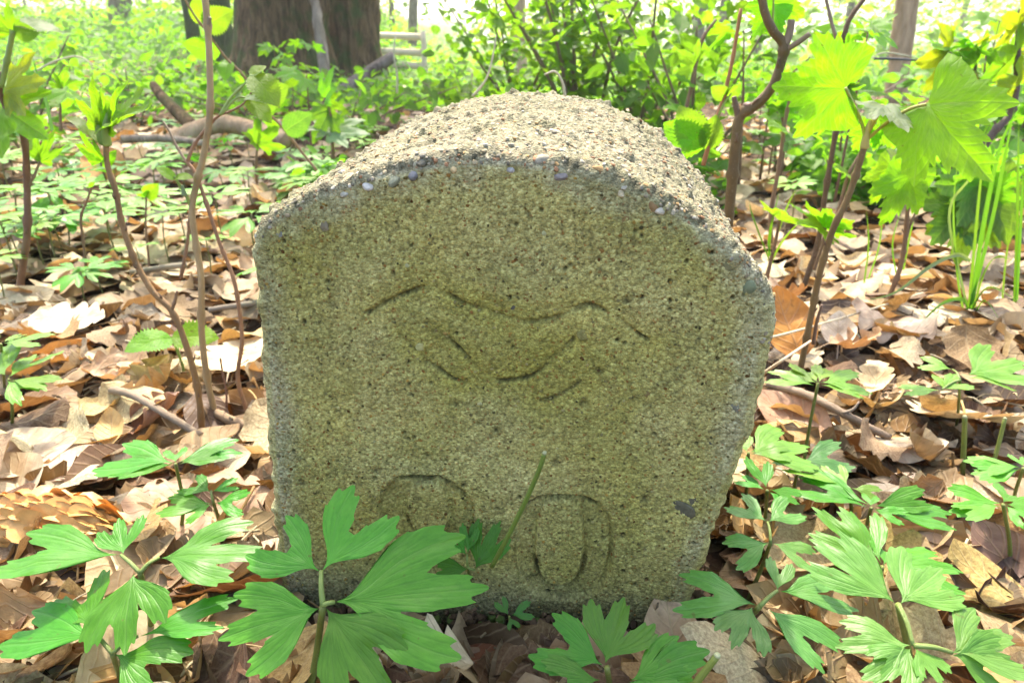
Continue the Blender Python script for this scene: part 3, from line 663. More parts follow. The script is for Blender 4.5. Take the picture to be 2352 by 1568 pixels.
def farwood(n, seed):
    g = np.random.default_rng(seed); y = g.uniform(12, 48, n); x = g.uniform(-.95, .95, n) * y
    pat = vnoise(np.stack([x, y, 0 * x], 1), .22, seed)
    open_ = np.exp(-((x / y + .09) / .07)**2) + .35 * np.exp(-((x / y - .33) / .09)**2)
    m = (pat > -.35) & (g.random(n) > open_ * .93); x, y = x[m], y[m]
    z = tz(x, y) + g.random(len(x))**1.1 * np.minimum(7, y * .22)
    return leafset(np.stack([x, y, z], 1), g, .17, PALE, .5, clump=((pat[m] + 1) * 4).astype(int))
o = obj('far_wood', mesh('far_wood', farwood(90000, 12), M['shrub'])); o['kind'] = 'stuff'
n_ = 0
while n_ < 16:
    y = rnd.uniform(13, 32); x = rnd.uniform(-.8, .8) * y
    if abs(x / y + .09) < .06: continue
    z = float(tz(x, y)); w = rnd.uniform(.04, .10); l = rnd.gauss(0, .2); n_ += 1
    tree([[x, y, z - .1], [x + l * .4, y, z + 2], [x + l, y, z + 5]], w, w * .8, M['bark_grey'], 'slim pale grey trunk among the hazy green leaves of the far wood', 'slim trunks of the far wood')

# bushes and leggy shrubs between the stone and the wood
def shrub(px, py, Y, h, w, n, ls, cols, label, group, stems=6, seed=1, oval=True):
    a = at(px, py, Y); a[2] = float(tz(a[0], Y)); t = thing('shrub', label, 'shrub', a, group); g = np.random.default_rng(seed); rr = random.Random(seed)
    pts = []
    for k in range(stems):
        an = rr.uniform(0, 6.28); sp_ = w * rr.uniform(.3, 1); hh = h * rr.uniform(.65, 1.05)
        P = np.array([a + [rr.gauss(0, .03), rr.gauss(0, .03), -.02], a + [math.cos(an) * sp_ * .3, math.sin(an) * sp_ * .3, hh * .4], a + [math.cos(an) * sp_ * .75, math.sin(an) * sp_ * .75, hh * .75], a + [math.cos(an) * sp_ * 1.1, math.sin(an) * sp_ * 1.1, hh]])
        part('stem', tube(P, .0042 * (.6 + h), .0016, 6, 5, rough=.05, tint=(.17, .12, .07), seed=k), M['twig'], t)
        Q = catmull(P, 16); 
        for q in Q[int(len(Q) * .22):]:
            for z_ in range(max(1, int(n / stems / 36))):
                pts.append(q + np.array([rr.gauss(0, .07), rr.gauss(0, .07), rr.gauss(0, .045)]) * (.4 + w))
    o = part('foliage', leafset(np.array(pts), g, ls, cols, .35, clump=np.arange(len(pts)) // 9), M['shrub'], t); o['kind'] = 'stuff'
    return t
shrub(1330, 225, 1.75, .62, .28, 900, .036, DEEP[1:2] + DEEP[3:] + FRESH[:2], 'dense dark green bush directly above the top of the stone', None, 9, 21)
shrub(1190, 220, 2.1, .44, .24, 640, .036, FRESH[:3] + DEEP[2:], 'loose green bush between the rail fence and the dense dark bush', None, 7, 22)
shrub(1480, 240, 1.7, .46, .26, 620, .038, FRESH + DEEP[2:], 'bright green bush just beside the dense dark bush above the stone', None, 8, 23)
shrub(1075, 215, 2.6, .20, .25, 420, .045, FRESH[:2] + DEEP[:2], 'low leafy bush in front of the rail fence post', None, 6, 24)
shrub(1600, 270, 1.45, .36, .2, 330, .044, FRESH[:3] + DEEP[:1], 'low yellow-green bush behind the shoulder of the stone beside the thin reddish cane', None, 6, 25)
shrub(1890, 250, 2.3, .20, .35, 330, .05, FRESH, 'yellow-green low bush behind the big backlit maple leaf', None, 7, 26)
shrub(2190, 300, 2.0, .12, .32, 330, .05, FRESH, 'yellow-green low bush in front of the foot of the tan trunk', None, 7, 27)
shrub(2330, 320, 1.7, .22, .25, 280, .05, FRESH, 'yellow-green bush behind the tall grass tuft', None, 6, 28)
shrub(800, 250, 2.2, .16, .3, 280, .04, DEEP, 'low green bush at the foot of the two thick trunks', None, 6, 29)
shrub(560, 215, 2.6, .15, .4, 330, .04, DEEP + FRESH[:2], 'low green bush in front of the pair of mossy trunks', None, 6, 30)
shrub(60, 260, 1.9, .26, .3, 260, .045, FRESH + DEEP[:2], 'low green bush behind the sapling with the pale grey leaf', None, 6, 31)
shrub(300, 240, 2.6, .2, .4, 330, .045, FRESH[:2] + DEEP[:2], 'low green bush behind the sapling with the bursting bud', None, 6, 32)
#@@LITTER
# ================================================================ LEAF LITTER
BR = [(.37, .275, .14), (.46, .37, .21), (.55, .47, .30), (.25, .165, .08), (.41, .315, .17), (.60, .53, .36), (.15, .09, .045), (.34, .265, .155), (.42, .285, .11)]
def deadshape(kind, seed, nv, nu, curl):
    r = random.Random(seed)
    return strip_leaf(kind, nv, nu, r.uniform(.26, .36) if kind == 'oak' else r.uniform(.27, .36), seed,
                      kx=r.choice([-1, 1, 1]) * r.uniform(.9, 3.8) * curl, ky=r.choice([-1, 1, 1]) * r.uniform(.3, 2.0) * curl + .01,
                      tw=r.uniform(-.8, .8) * curl, fold=r.uniform(-.2, .35), rip=.045 * curl + .02, v0=.5)
LITTER = [deadshape(k, s, 15, 4, c) for s, (k, c) in enumerate([('oak', .8), ('beech', .9), ('oak', 1.2), ('beech', .5), ('oak', .5), ('beech', 1.3), ('oak', 1.6), ('beech', 1.0), ('oak', .3), ('beech', .7), ('oak', 1.0), ('beech', 1.6)])]
LOWL = [deadshape(k, 40 + s, 12 if k == 'oak' else 7, 2, c) for s, (k, c) in enumerate([('oak', .8), ('beech', .9), ('beech', 1.2), ('oak', .5), ('beech', .5), ('oak', 1.3)])]
LOWM = [deadshape(k, 60 + s, 14 if k == 'oak' else 9, 3, c) for s, (k, c) in enumerate([('oak', .8), ('beech', .9), ('beech', 1.3), ('oak', 1.4), ('beech', .5), ('oak', 1.1)])]
def in_stone(x, y, m=.0):
    return abs(x - (y - .28) * .1 - .005) < .115 + m and .262 - m < y < .485 + m
def litter_mat_center(p):
    return (p[0] - [0, .5, 0], p[1], p[2], p[3])
LITTER = [litter_mat_center(p) for p in LITTER]; LOWL = [litter_mat_center(p) for p in LOWL]; LOWM = [litter_mat_center(p) for p in LOWM]
litter_me = [mesh('dry_leaf', tinted(p, BR[i % 9]), M['dead']) for i, p in enumerate(LITTER)]
litter_me += [mesh('dry_leaf', tinted(p, BR[(i * 5 + 3) % 9]), M['dead']) for i, p in enumerate(LITTER)]
cnt = 0
while cnt < 290:          # the leaves that show largest, each an object under the forest floor
    y = .16 * (1.55 / .16)**(rnd.random()**1.25); x = rnd.uniform(-.86, .86) * (y + .12)
    if in_stone(x, y, .012): continue
    s = rnd.uniform(.042, .078); Mx = randframe(22)
    o = obj('dry_leaf', litter_me[rnd.randrange(len(litter_me))] if y > .30 or abs(x) > .14 else litter_me[rnd.choice((3, 6, 8, 15, 18, 19, 12))], floor)
    m4 = np.eye(4); m4[:3, :3] = Mx * s; m4[:3, 3] = (x, y, float(tz(x, y)) + rnd.uniform(.006, .024))
    import mathutils
    o.matrix_world = mathutils.Matrix(m4.tolist()); cnt += 1
ps = []
for i in range(9000):
    y = .14 * (6.5 / .14)**(rnd.random()**.92); x = rnd.uniform(-.92, .92) * (y + .10)
    if in_stone(x, y, .004): continue
    near = y < .75
    p = (LOWM if near else LOWL)[rnd.randrange(6)]
    c = np.array(BR[rnd.randrange(9)]) * rnd.uniform(.72, 1.15)
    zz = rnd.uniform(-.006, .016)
    if near and rnd.random() < .55: c = c * .38; zz -= .007  # sunken leaves darkened to paint the shadowed gaps in the litter
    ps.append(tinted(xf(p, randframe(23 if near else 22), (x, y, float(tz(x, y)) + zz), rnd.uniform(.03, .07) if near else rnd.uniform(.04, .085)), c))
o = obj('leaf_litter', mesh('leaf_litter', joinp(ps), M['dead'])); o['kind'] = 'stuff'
ps = []
for i in range(2600):     # crumbs, bits of stalk and bud scales between the leaves
    y = .15 * (2.2 / .15)**rnd.random(); x = rnd.uniform(-.85, .85) * (y + .1)
    if in_stone(x, y, .002): continue
    a = np.array([x, y, float(tz(x, y)) + rnd.uniform(.0, .018)]); d = randframe(12)[:, 1] * rnd.uniform(.006, .03)
    ps.append(tube([a, a + d * .5 + [0, 0, rnd.uniform(-.001, .003)], a + d], rnd.uniform(.0004, .0011), sides=4, k=2, tint=np.array(BR[rnd.randrange(9)]) * rnd.uniform(.4, 1.0)))
o = obj('litter_crumbs', mesh('litter_crumbs', joinp(ps), M['stick'])); o['kind'] = 'stuff'

ps = []; crumb = [blob((1, .85, .7), 2, 70 + k, .3) for k in range(6)]
for i in range(420):      # soil and crumbled leaf packed against the foot of the stone
    u_ = rnd.random(); ab = np.array([-.098 + .19 * u_, .0]); P = s3(ab) - SE * abs(rnd.gauss(0, .007)); P[2] = rnd.uniform(0, .012)
    if i % 4 == 0: P = s3(np.array([.092 + rnd.uniform(0, .012), 0])) + SE * rnd.uniform(0, .12); P[2] = rnd.uniform(0, .014)
    ps.append(tinted(xf(crumb[i % 6], randframe(40), P, rnd.uniform(.0008, .0036)), np.array([.07, .045, .025]) * rnd.uniform(.5, 2.2) if i % 7 else (.06, .09, .02)))
o = obj('soil_crumbs', mesh('soil_crumbs', joinp(ps), M['pebble'])); o['kind'] = 'stuff'

def hero(cx, cy, z, length, ang, kind, tint, label, kx=.8, ky=.4, W=.33, tilt=(0, 0), tw=0.0, fold=.1, seed=0, rip=.05, cat='dry leaf', name='fallen_leaf', nv=30, nu=7):
    """a dry leaf of its own: photo spot of its middle, height, length (m), heading, curl"""
    P = atz(cx, cy, z); P[2] += float(tz(P[0], P[1])); t = thing(name, label, cat, P)
    a = math.radians(ang); y = np.array([math.cos(a), math.sin(a), math.tan(math.radians(tilt[0]))]); sd = np.array([math.sin(a), -math.cos(a), math.tan(math.radians(tilt[1]))])
    n = nrm(np.cross(sd, nrm(y))); Mx = frame(y, n)
    p = strip_leaf(kind, nv, nu, W, seed, kx=kx, ky=ky, tw=tw, fold=fold, rip=rip, tint=tint, v0=.5); p = litter_mat_center(p)
    part('blade', xf(p, Mx, P, length), M['dead'], t)
    e = P + Mx @ np.array([0, -.5, 0]) * length
    mid = np.argmin(np.abs(p[2][:, 1]) + np.abs(p[2][:, 0])); b0_ = xf(p, Mx, P, length)[0][mid]
    part('leaf_stalk', tube([b0_, b0_ - Mx[:, 1] * .006 - [0, 0, .001], b0_ - Mx[:, 1] * .013 - [0, 0, .004]], .0008, .0006, 5, 3, tint=np.array(tint) * .6), M['stick'], t)
    return t
H_ = hero
H_(148, 738, .020, .078, 8, 'oak', (.56, .475, .34), 'large bleached oak leaf lying flat beside the bent dark sapling', .5, .25, .36, (0, -8), seed=3)
H_(150, 805, .014, .060, 40, 'beech', (.42, .25, .10), 'curled leaf with an orange underside just below the large bleached oak leaf', 3.6, .5, .33, (5, 14), seed=5)
H_(362, 958, .018, .050, 60, 'oak', (.34, .22, .15), 'purplish brown leaf rolled into a hollow beside the foot of the budding sapling', 5.2, .7, .36, (18, 10), seed=7, rip=.08)
H_(172, 1040, .022, .062, 70, 'beech', (.60, .48, .32), 'tan veined leaf bent over like a saddle left of the rolled purplish leaf', -2.4, -1.3, .36, (-6, 4), seed=9)
H_(52, 1045, .018, .070, 20, 'beech', (.56, .48, .35), 'broad cream leaf lying flat at the edge of the litter beside the tan veined leaf', .6, .3, .40, (4, -10), seed=11)
H_(258, 985, .022, .034, 110, 'beech', (.62, .46, .20), 'small mustard yellow leaf standing behind the rolled purplish leaf', 2.5, 1.4, .34, (35, 10), seed=13)
H_(170, 640, .022, .055, 75, 'beech', (.42, .31, .19), 'thin see-through brown leaf tilted up beside the bent dark sapling', .8, .5, .34, (38, 10), seed=15)
H_(242, 392, .045, .13, 150, 'beech', (.55, .30, .09), 'large orange-backed dry leaf propped up behind the budding sapling', 2.0, .6, .34, (12, 35), seed=17)
H_(350, 832, .024, .056, 15, 'beech', (.54, .42, .27), 'boat-shaped tan leaf lying between the budding sapling and the small bright seedling', -3.4, .3, .30, (0, 0), seed=19)
H_(265, 850, .020, .060, 35, 'oak', (.46, .33, .22), 'crumpled brown leaf with torn lobes beside the boat-shaped tan leaf', 2.8, 1.4, .33, (8, -10), seed=21, rip=.14)
H_(545, 820, .016, .075, 100, 'oak', (.60, .48, .32), 'pale tan lobed leaf lying flat between the canes and the stone', .7, .3, .40, (0, 6), seed=23)
H_(455, 1150, .016, .085, 200, 'oak', (.42, .29, .18), 'large brown oak leaf under the pair of small anemones near the stone', -.9, .4, .36, (6, 4), seed=25)
H_(620, 1310, .016, .052, 100, 'oak', (.46, .38, .27), 'grey-brown leaf lying against the foot of the stone beside the big anemone', -1.6, -.6, .34, (10, 0), seed=27)
H_(150, 1500, .012, .085, 10, 'beech', (.36, .24, .14), 'wide dark brown leaf lying under the lowest anemone leaves in the corner', .7, .3, .36, (0, -6), seed=29)
H_(560, 1420, .010, .065, 45, 'beech', (.44, .31, .16), 'mottled ochre leaf lying below the big anemone leaves', .6, .3, .36, (0, 3), seed=31)
H_(1080, 1528, .012, .050, 20, 'beech', (.23, .11, .055), 'glossy dark chestnut leaf at the foot of the stone in the shade', -2.2, .4, .34, (0, 6), seed=33)
H_(1212, 1512, .014, .034, 80, 'beech', (.33, .21, .13), 'small pinkish brown leaf just below the tiny anemone at the stone foot', .9, .6, .34, (8, 6), seed=35)
H_(1548, 1468, .018, .048, 95, 'beech', (.44, .30, .20), 'smooth reddish tan leaf leaning on the lower corner of the stone', -1.2, -.4, .34, (34, -4), seed=37)
H_(1350, 1545, .008, .065, 190, 'oak', (.44, .34, .20), 'yellowish brown leaf under the anemone leaves in front of the stone', .8, .3, .36, (2, 0), seed=39)
H_(1808, 742, .034, .075, 110, 'beech', (.62, .34, .07), 'glowing orange dry leaf standing upright beside the stone edge', 1.4, .5, .33, (50, 30), seed=41)
H_(1800, 690, .030, .060, 20, 'oak', (.36, .20, .10), 'dark russet curled leaf just above the glowing orange leaf', 3.2, .6, .34, (12, 25), seed=43)
H_(2052, 735, .028, .085, 160, 'oak', (.62, .51, .36), 'big crumpled pale tan leaf right of the foot of the leaning sapling stem', -2.2, 1.2, .38, (6, 10), seed=45, rip=.12)
H_(1925, 765, .022, .050, 70, 'beech', (.66, .58, .46), 'cream leaf with a folded tip between the sapling foot and the big crumpled leaf', 1.8, 1.2, .34, (25, 6), seed=47)
H_(2215, 965, .022, .085, 200, 'oak', (.47, .40, .28), 'large grey-tan oak leaf tilted up near the two cut green stalks', .7, .4, .38, (12, -20), seed=49)
H_(2062, 1110, .018, .052, 30, 'beech', (.62, .53, .39), 'rounded pale leaf with curved veins below the knobbly stick', -1.8, -.4, .42, (4, 4), seed=51)
H_(2085, 1020, .020, .050, 340, 'beech', (.50, .40, .30), 'pair-like folded pinkish leaf above the rounded pale leaf', -2.4, .4, .40, (10, 0), seed=53)
H_(1815, 955, .016, .072, 120, 'beech', (.40, .25, .15), 'long brown leaf sloping beside the stone under the knobbly stick', 1.2, .5, .30, (8, 16), seed=55)
H_(2180, 1255, .014, .070, 25, 'oak', (.48, .36, .25), 'broad smooth brown leaf lying flat beyond the anemones near the corner', -.8, -.4, .38, (4, -4), seed=57)
H_(2322, 1300, .020, .060, 100, 'beech', (.20, .13, .09), 'dark brown folded leaf at the very edge of the litter', 3.0, .5, .3, (15, 20), seed=59)
H_(1900, 1520, .008, .085, 10, 'beech', (.48, .37, .22), 'large tan leaf with strong veins under the anemone leaves at the bottom', .6, .3, .36, (2, -3), seed=61)
H_(1970, 800, .02, .06, 10, 'oak', (.48, .34, .2), 'ragged brown leaf with a bleached rim behind the bright anemone', 2.6, 1.6, .34, (10, 8), seed=63, rip=.14)
H_(2010, 880, .02, .05, 60, 'oak', (.55, .44, .29), 'twisted tan leaf between the bright anemone and the dark scaly cone', 3.0, 1.2, .3, (14, 12), seed=65, rip=.12)

# ---------------------------------------------------------------- sticks, logs, cones
def stick(pts, r0, r1, label, tint=(.20, .15, .10), name='fallen_stick', cat='stick', mat='stick', rough=.12, nodes=0, z=None):
    P = np.array([atz(px, py, zz) for px, py, zz in pts]); P[:, 2] += tz(P[:, 0], P[:, 1])
    t = thing(name, label, cat, P[0]); part('wood', tube(P, r0, r1, 9, 7, rough=rough, nodes=nodes, tint=tint, seed=rnd.randrange(99)), M[mat], t); return t
st = stick([(1765, 882, .024), (1850, 905, .03), (1930, 945, .03), (1985, 975, .026), (2045, 1005, .02)], .0034, .0026, 'knobbly grey stick lying slantwise between the stone and the dark scaly cone', (.22, .165, .115), rough=.2)
p_ = atz(1935, 948, .031); part('side_twig', tube([p_, p_ + [.006, -.002, .004], p_ + [.010, -.001, .010]], .0014, .0007, 6, 3, tint=(.3, .24, .18)), M['stick'], st)
stick([(236, 893, .026), (300, 905, .034), (380, 950, .03), (462, 1000, .02)], .0031, .0026, 'straight grey stick on the leaves running towards the foot of the canes', (.20, .155, .105), rough=.12)
stick([(470, 935, .012), (520, 960, .014), (600, 990, .012)], .004, .0034, 'short piece of rotten pale bark at the foot of the canes', (.22, .155, .09), rough=.25)
stick([(640, 690, .015), (560, 700, .02), (480, 712, .016)], .004, .003, 'short grey stick lying behind the canes', (.2, .17, .13), rough=.15)
stick([(300, 630, .016), (390, 616, .02), (430, 612, .02)], .004, .0036, 'grey weathered stick beside the see-through brown leaf', (.22, .19, .145))
stick([(1840, 520, .016), (1900, 545, .02), (1960, 580, .016)], .003, .002, 'thin dark stick on the litter beyond the leaning sapling stem', (.2, .14, .1))
stick([(1752, 775, .03), (1800, 768, .034), (1980, 716, .034), (2120, 672, .03)], .0012, .0009, 'straw-coloured dead grass stalk lying across the litter beside the stone', (.62, .52, .34), name='dead_grass_stalk', cat='grass stalk', rough=0)
stick([(1752, 858, .026), (1800, 825, .05), (1862, 783, .05)], .0013, .001, 'short pale stalk leaning past the foot of the leaning sapling', (.62, .5, .34), name='dead_grass_stalk', cat='grass stalk', rough=0)
def log(pts, r0, r1, label, mat, Y):
    P = np.array([at(px, py, yy) for (px, py), yy in zip(pts, Y)]); t = thing('fallen_log', label, 'log', P[0])
    part('log_wood', tube(P, r0, r1, 14, 8, rough=.10, seed=rnd.randrange(99)), M[mat], t); return t
lg = log([(395, 328), (450, 300), (520, 285), (590, 300), (660, 322)], .021, .018, 'thick grey-brown fallen branch lying across the ground behind the canes', 'bark_tan', [1.62, 1.64, 1.66, 1.62, 1.58])
a = at(455, 300, 1.64); part('side_branch', tube([a, at(415, 265, 1.68), at(372, 222, 1.75), at(352, 196, 1.8)], .016, .010, 8, 5, rough=.1), M['bark'], lg)
log([(280, 320), (350, 318), (420, 322), (470, 330)], .008, .006, 'thin pale stick lying in front of the thick fallen branch', 'bark_pale', [1.45, 1.46, 1.46, 1.44])
log([(788, 208), (840, 172), (905, 130)], .028, .024, 'mottled grey broken branch sloping up in front of the rail fence', 'bark_grey', [3.2, 3.25, 3.3])
log([(600, 290), (680, 300), (760, 312)], .018, .014, 'grey branch on the ground just left of the stone top behind the raspberry shoots', 'bark_grey', [1.9, 1.85, 1.8])

def fircone(c, ax, length, r, label, col, n=130):
    t = thing('spruce_cone', label, 'cone', c); ax = nrm(ax); Mx = frame(ax, Z)
    core = blob((r * .72, length * .47, r * .72), 6, 3, .05, np.array(col) * .4); part('cone_core', xf(core, Mx, c), M['cone'], t)
    sc = strip_leaf('beech', 7, 2, .50, 1, kx=1.5, ky=-.5, fold=0, rip=.04); me = None; loc = np.array(t.location)
    me = mesh('cone_scale', tinted((sc[0] * (r * 1.15), sc[1], sc[2], sc[3]), col), M['cone'])
    for i in range(n):
        v = (i + .5) / n; an = i * 2.39996; rr = r * math.sin(math.pi * (.08 + .88 * v))**.6 * .78
        rad = Mx[:, 0] * math.cos(an) + Mx[:, 2] * math.sin(an); P = c + ax * (v - .5) * length * .92 + rad * rr
        fm = frame(ax * .97 + rad * .22, rad * .97 - ax * .22)
        o = obj('cone_scale', me, t); k = (.6 + .5 * math.sin(math.pi * v)) * rnd.uniform(.75, 1.2); fm = fm @ rotz(rnd.gauss(0, .22)); m4 = np.eye(4); m4[:3, :3] = fm * k; m4[:3, 3] = P - loc
        o.matrix_local = mathutils.Matrix(m4.tolist())
    return t
c1 = (atz(10, 1170, .03) + atz(225, 1235, .018)) / 2; c1[2] = .021
fircone(c1, atz(225, 1240, .016) - atz(5, 1180, .03), .088, .0185, 'golden brown spruce cone lying in the leaves beside the anemones', (.56, .30, .085), 190)
c2 = atz(2100, 915, .016); fircone(c2, [1, .12, 0], .075, .012, 'dark brown spruce cone half hidden under the large grey-tan oak leaf', (.34, .23, .13), 150)
# ================================================================ WOOD ANEMONES
GA = [(.062, .235, .012), (.078, .25, .014), (.054, .22, .012), (.09, .26, .02)]
def lob(kind, r):
    j = lambda s: r.uniform(-s, s)
    if kind == 2: return [(-17 + j(3), .98 + j(.03), 15), (16 + j(3), .94 + j(.06), 14)], 31
    if kind == 1: return [(j(4), 1.0, 22)], 22
    if kind == 'n': return [(-8 + j(2), 1.0, 10), (8 + j(2), .92 + j(.05), 10)], 18
    return [(-29 + j(3), .92 + j(.06), 17), (j(4), 1.0, 14), (28 + j(3), .90 + j(.06), 17)], 45
def anemone(node, z, n, leaflets, label, stem=None, stalks=(), group=None, name='wood_anemone', col=None, seed=0, sr=.0011, jn=.16):
    """node: photo spot of the whorl's middle, z its height, n the slope of the whorl; leaflets: (base, tip, lobes, width)"""
    P = atz(node[0], node[1], z); n = nrm(n); r = random.Random(seed * 7 + int(node[0]))
    fx = P[0] if stem is None else atz(stem[0], stem[1], .012)[0]; fy = P[1] + .006 if stem is None else atz(stem[0], stem[1], .012)[1]
    foot = np.array([fx, fy, float(tz(fx, fy)) - .004]); t = thing(name, label, 'plant', foot, group)
    col = GA[r.randrange(4)] if col is None else col
    mid = foot * .5 + P * .5 + np.array([r.uniform(-.004, .004), r.uniform(-.004, .004), 0])
    part('stem', tube([foot, mid, P], sr * 1.15, sr * .85, 8, 7, tint=(.14, .17, .035)), M['stalk'], t)
    for a, b in stalks:
        A, B = onplane(*a, P, n), onplane(*b, P, n); part('leaf_stalk', tube([A, (A + B) / 2 + n * .0015, B], sr * .75, sr * .55, 6, 4, tint=(.15, .21, .05)), M['stalk'], t)
    for k, (a, b, kind, wf) in enumerate(leaflets):
        A, B = onplane(*a, P, n), onplane(*b, P, n); B = B + n * .1 * np.linalg.norm(B - A) * r.uniform(-.6, .9)
        L, tm = lob(kind, r); ln = np.linalg.norm(B - A)
        nn = nrm(n + jn * np.array([r.gauss(0, 1), r.gauss(0, 1), 0]))
        p = lobed_leaf(L, tm, cleft=(.44 if kind == 3 else .5) if kind != 'n' else .42, teeth=.15, nteeth=2.2, nr=10, expo=.36, seed=seed * 11 + k, droop=r.uniform(.03, .2), fold=r.uniform(.05, .22), rip=.03, bulge=.9, power=2.0, dens=1.3,
                       tint=np.array(col) * r.uniform(.88, 1.12))
        V = p[0].copy(); V[:, 0] *= wf * .86; p = (V,) + p[1:]
        part('leaf', xf(p, frame(B - A, nn), A, ln), M['anemone'], t)
    return t
UPN = (0, -.30, .95)
anemone((742, 1390), .080, (0, -.62, .78), [((735, 1312), (590, 1216), 2, 1.25), ((739, 1312), (872, 1140), 2, 1.35), ((768, 1382), (1122, 1352), 3, .95), ((748, 1394), (895, 1610), 3, 1.0), ((735, 1394), (500, 1478), 3, 1.05)],
        'largest wood anemone with broad glossy leaves spread before the stone face', stem=(680, 1600), stalks=[((742, 1390), (738, 1310)), ((742, 1390), (768, 1382))], seed=1, sr=.0016)
anemone((322, 1315), .062, (0, -.30, .95), [((275, 1274), (-2, 1258), 'n', 1.5), ((284, 1274), (272, 1182), 3, 1.0), ((366, 1280), (622, 1262), 3, .95), ((308, 1315), (282, 1494), 3, 1.15)],
        'wide wood anemone overlapping the golden cone with one leaf hanging forward', stem=(330, 1440), stalks=[((322, 1315), (278, 1274)), ((322, 1315), (366, 1280))], seed=2, sr=.0014)
anemone((259, 1500), .045, (0, -.25, .96), [((223, 1462), (0, 1420), 'n', 1.7), ((210, 1445), (165, 1318), 2, 1.3), ((317, 1460), (548, 1402), 'n', 1.4), ((262, 1500), (405, 1560), 2, 1.5)],
        'low wood anemone under the one that overlaps the golden cone', stem=(275, 1580), stalks=[((259, 1500), (212, 1448)), ((259, 1500), (317, 1460))], seed=3, sr=.0014)
anemone((403, 1064), .060, (0, -.18, .98), [((400, 1062), (238, 1038), 'n', 1.8), ((398, 1066), (268, 1072), 'n', 1.7), ((403, 1062), (404, 1024), 2, 1.3), ((408, 1062), (553, 1010), 'n', 1.7), ((408, 1066), (520, 1038), 'n', 1.6)],
        'flat-topped wood anemone standing below the foot of the budding sapling', stem=(398, 1215), seed=4)
anemone((490, 1153), .040, (0, -.30, .95), [((487, 1154), (365, 1162), 'n', 1.9), ((488, 1156), (412, 1197), 2, 1.3), ((494, 1154), (574, 1160), 2, 1.3), ((484, 1128), (420, 1102), 2, 1.3), ((486, 1128), (553, 1104), 2, 1.3)],
        'small wood anemone with rounded leaflets close to the edge of the stone', stem=(500, 1200), stalks=[((490, 1153), (485, 1127))], seed=5)
anemone((1394, 1532), .055, (0, -.48, .85), [((1386, 1528), (1232, 1442), 2, 1.3), ((1390, 1524), (1436, 1366), 3, 1.2), ((1446, 1564), (1592, 1492), 2, 1.2), ((1440, 1568), (1668, 1545), 2, 1.2), ((1380, 1560), (1225, 1560), 2, 1.2)],
        'dark green wood anemone in the shade before the lower corner of the stone', stem=(1395, 1640), seed=6, sr=.0014, col=(.06, .20, .008))
anemone((1170, 1414), .034, (0, -.75, .66), [((1168, 1412), (1144, 1372), 2, 1.2), ((1174, 1412), (1228, 1398), 2, 1.2), ((1171, 1416), (1182, 1450), 2, 1.4)],
        'tiny wood anemone seedling with three leaflets against the foot of the stone', stem=(1140, 1478), seed=7, sr=.0006, col=(.055, .17, .02))
anemone((1074, 1300), .055, (0, -.85, .5), [((1073, 1274), (1036, 1236), 'n', 1.8), ((1074, 1272), (1082, 1198), 2, 1.0), ((1090, 1308), (1150, 1196), 3, .9), ((1078, 1306), (990, 1308), 'n', 2.0)],
        'small dark wood anemone beside the leaning cut stalk in front of the stone', stem=(1085, 1350), stalks=[((1074, 1300), (1073, 1272)), ((1074, 1302), (1090, 1308))], seed=8, sr=.0009, col=(.055, .18, .008))
# right of the stone
anemone((1745, 1392), .060, UPN, [((1740, 1390), (1545, 1332), 2, 1.1), ((1728, 1392), (1684, 1492), 3, 1.1), ((1762, 1398), (1932, 1528), 2, 1.0), ((1785, 1356), (1795, 1280), 2, 1.2), ((1788, 1358), (1974, 1352), 2, 1.1)],
        'wood anemone with soft grey-green leaves at the lower stone corner', stem=(1720, 1440), stalks=[((1745, 1392), (1785, 1356))], seed=9, sr=.0014, col=(.10, .235, .045))
anemone((1770, 1246), .058, UPN, [((1766, 1246), (1668, 1272), 2, 1.3), ((1775, 1246), (1886, 1290), 2, 1.2), ((1762, 1198), (1676, 1134), 2, 1.2), ((1764, 1198), (1835, 1158), 2, 1.2)],
        'grey-green wood anemone just above the one at the lower corner of the stone', stem=(1715, 1350), stalks=[((1770, 1246), (1763, 1198))], seed=10, col=(.10, .235, .045))
anemone((1762, 1126), .055, (0, -.25, .97), [((1760, 1122), (1738, 1052), 2, 1.2), ((1757, 1124), (1694, 1088), 'n', 1.8), ((1766, 1128), (1815, 1160), 2, 1.4), ((1766, 1124), (1850, 1135), 'n', 1.6)],
        'small wood anemone tucked against the stone edge below the bright lime leaf', stem=(1760, 1210), seed=11)
anemone((1719, 1040), .060, (0, -.12, .99), [((1722, 1038), (1864, 1014), 3, 1.2), ((1716, 1038), (1700, 1000), 2, 1.2), ((1722, 1042), (1826, 1042), 'n', 1.8)],
        'bright lime wood anemone leaf reaching out from behind the stone edge', stem=(1716, 1120), seed=12, col=(.14, .28, .035))
anemone((2026, 1301), .058, UPN, [((2022, 1298), (1862, 1160), 3, .75), ((2024, 1296), (1962, 1150), 2, .9), ((2030, 1298), (2040, 1232), 2, 1.3), ((2034, 1300), (2218, 1300), 3, .9)],
        'large wood anemone with long slanting leaves in the middle of the group beside the stone', stem=(1990, 1400), seed=13, sr=.0013)
anemone((2063, 1388), .072, (0, -.30, .95), [((2058, 1384), (1858, 1226), 3, .75), ((2068, 1386), (2168, 1284), 3, 1.15), ((2092, 1482), (1926, 1470), 3, 1.1), ((2094, 1486), (2020, 1560), 3, 1.1), ((2100, 1486), (2165, 1575), 3, 1.2), ((2186, 1498), (2350, 1452), 3, 1.1), ((2188, 1502), (2352, 1530), 3, 1.1)],
        'largest pale green wood anemone in the lower corner with a long arching leaf', stem=(2110, 1600), stalks=[((2063, 1388), (2098, 1482)), ((2098, 1482), (2187, 1498))], seed=14, sr=.0015, col=(.11, .26, .04))
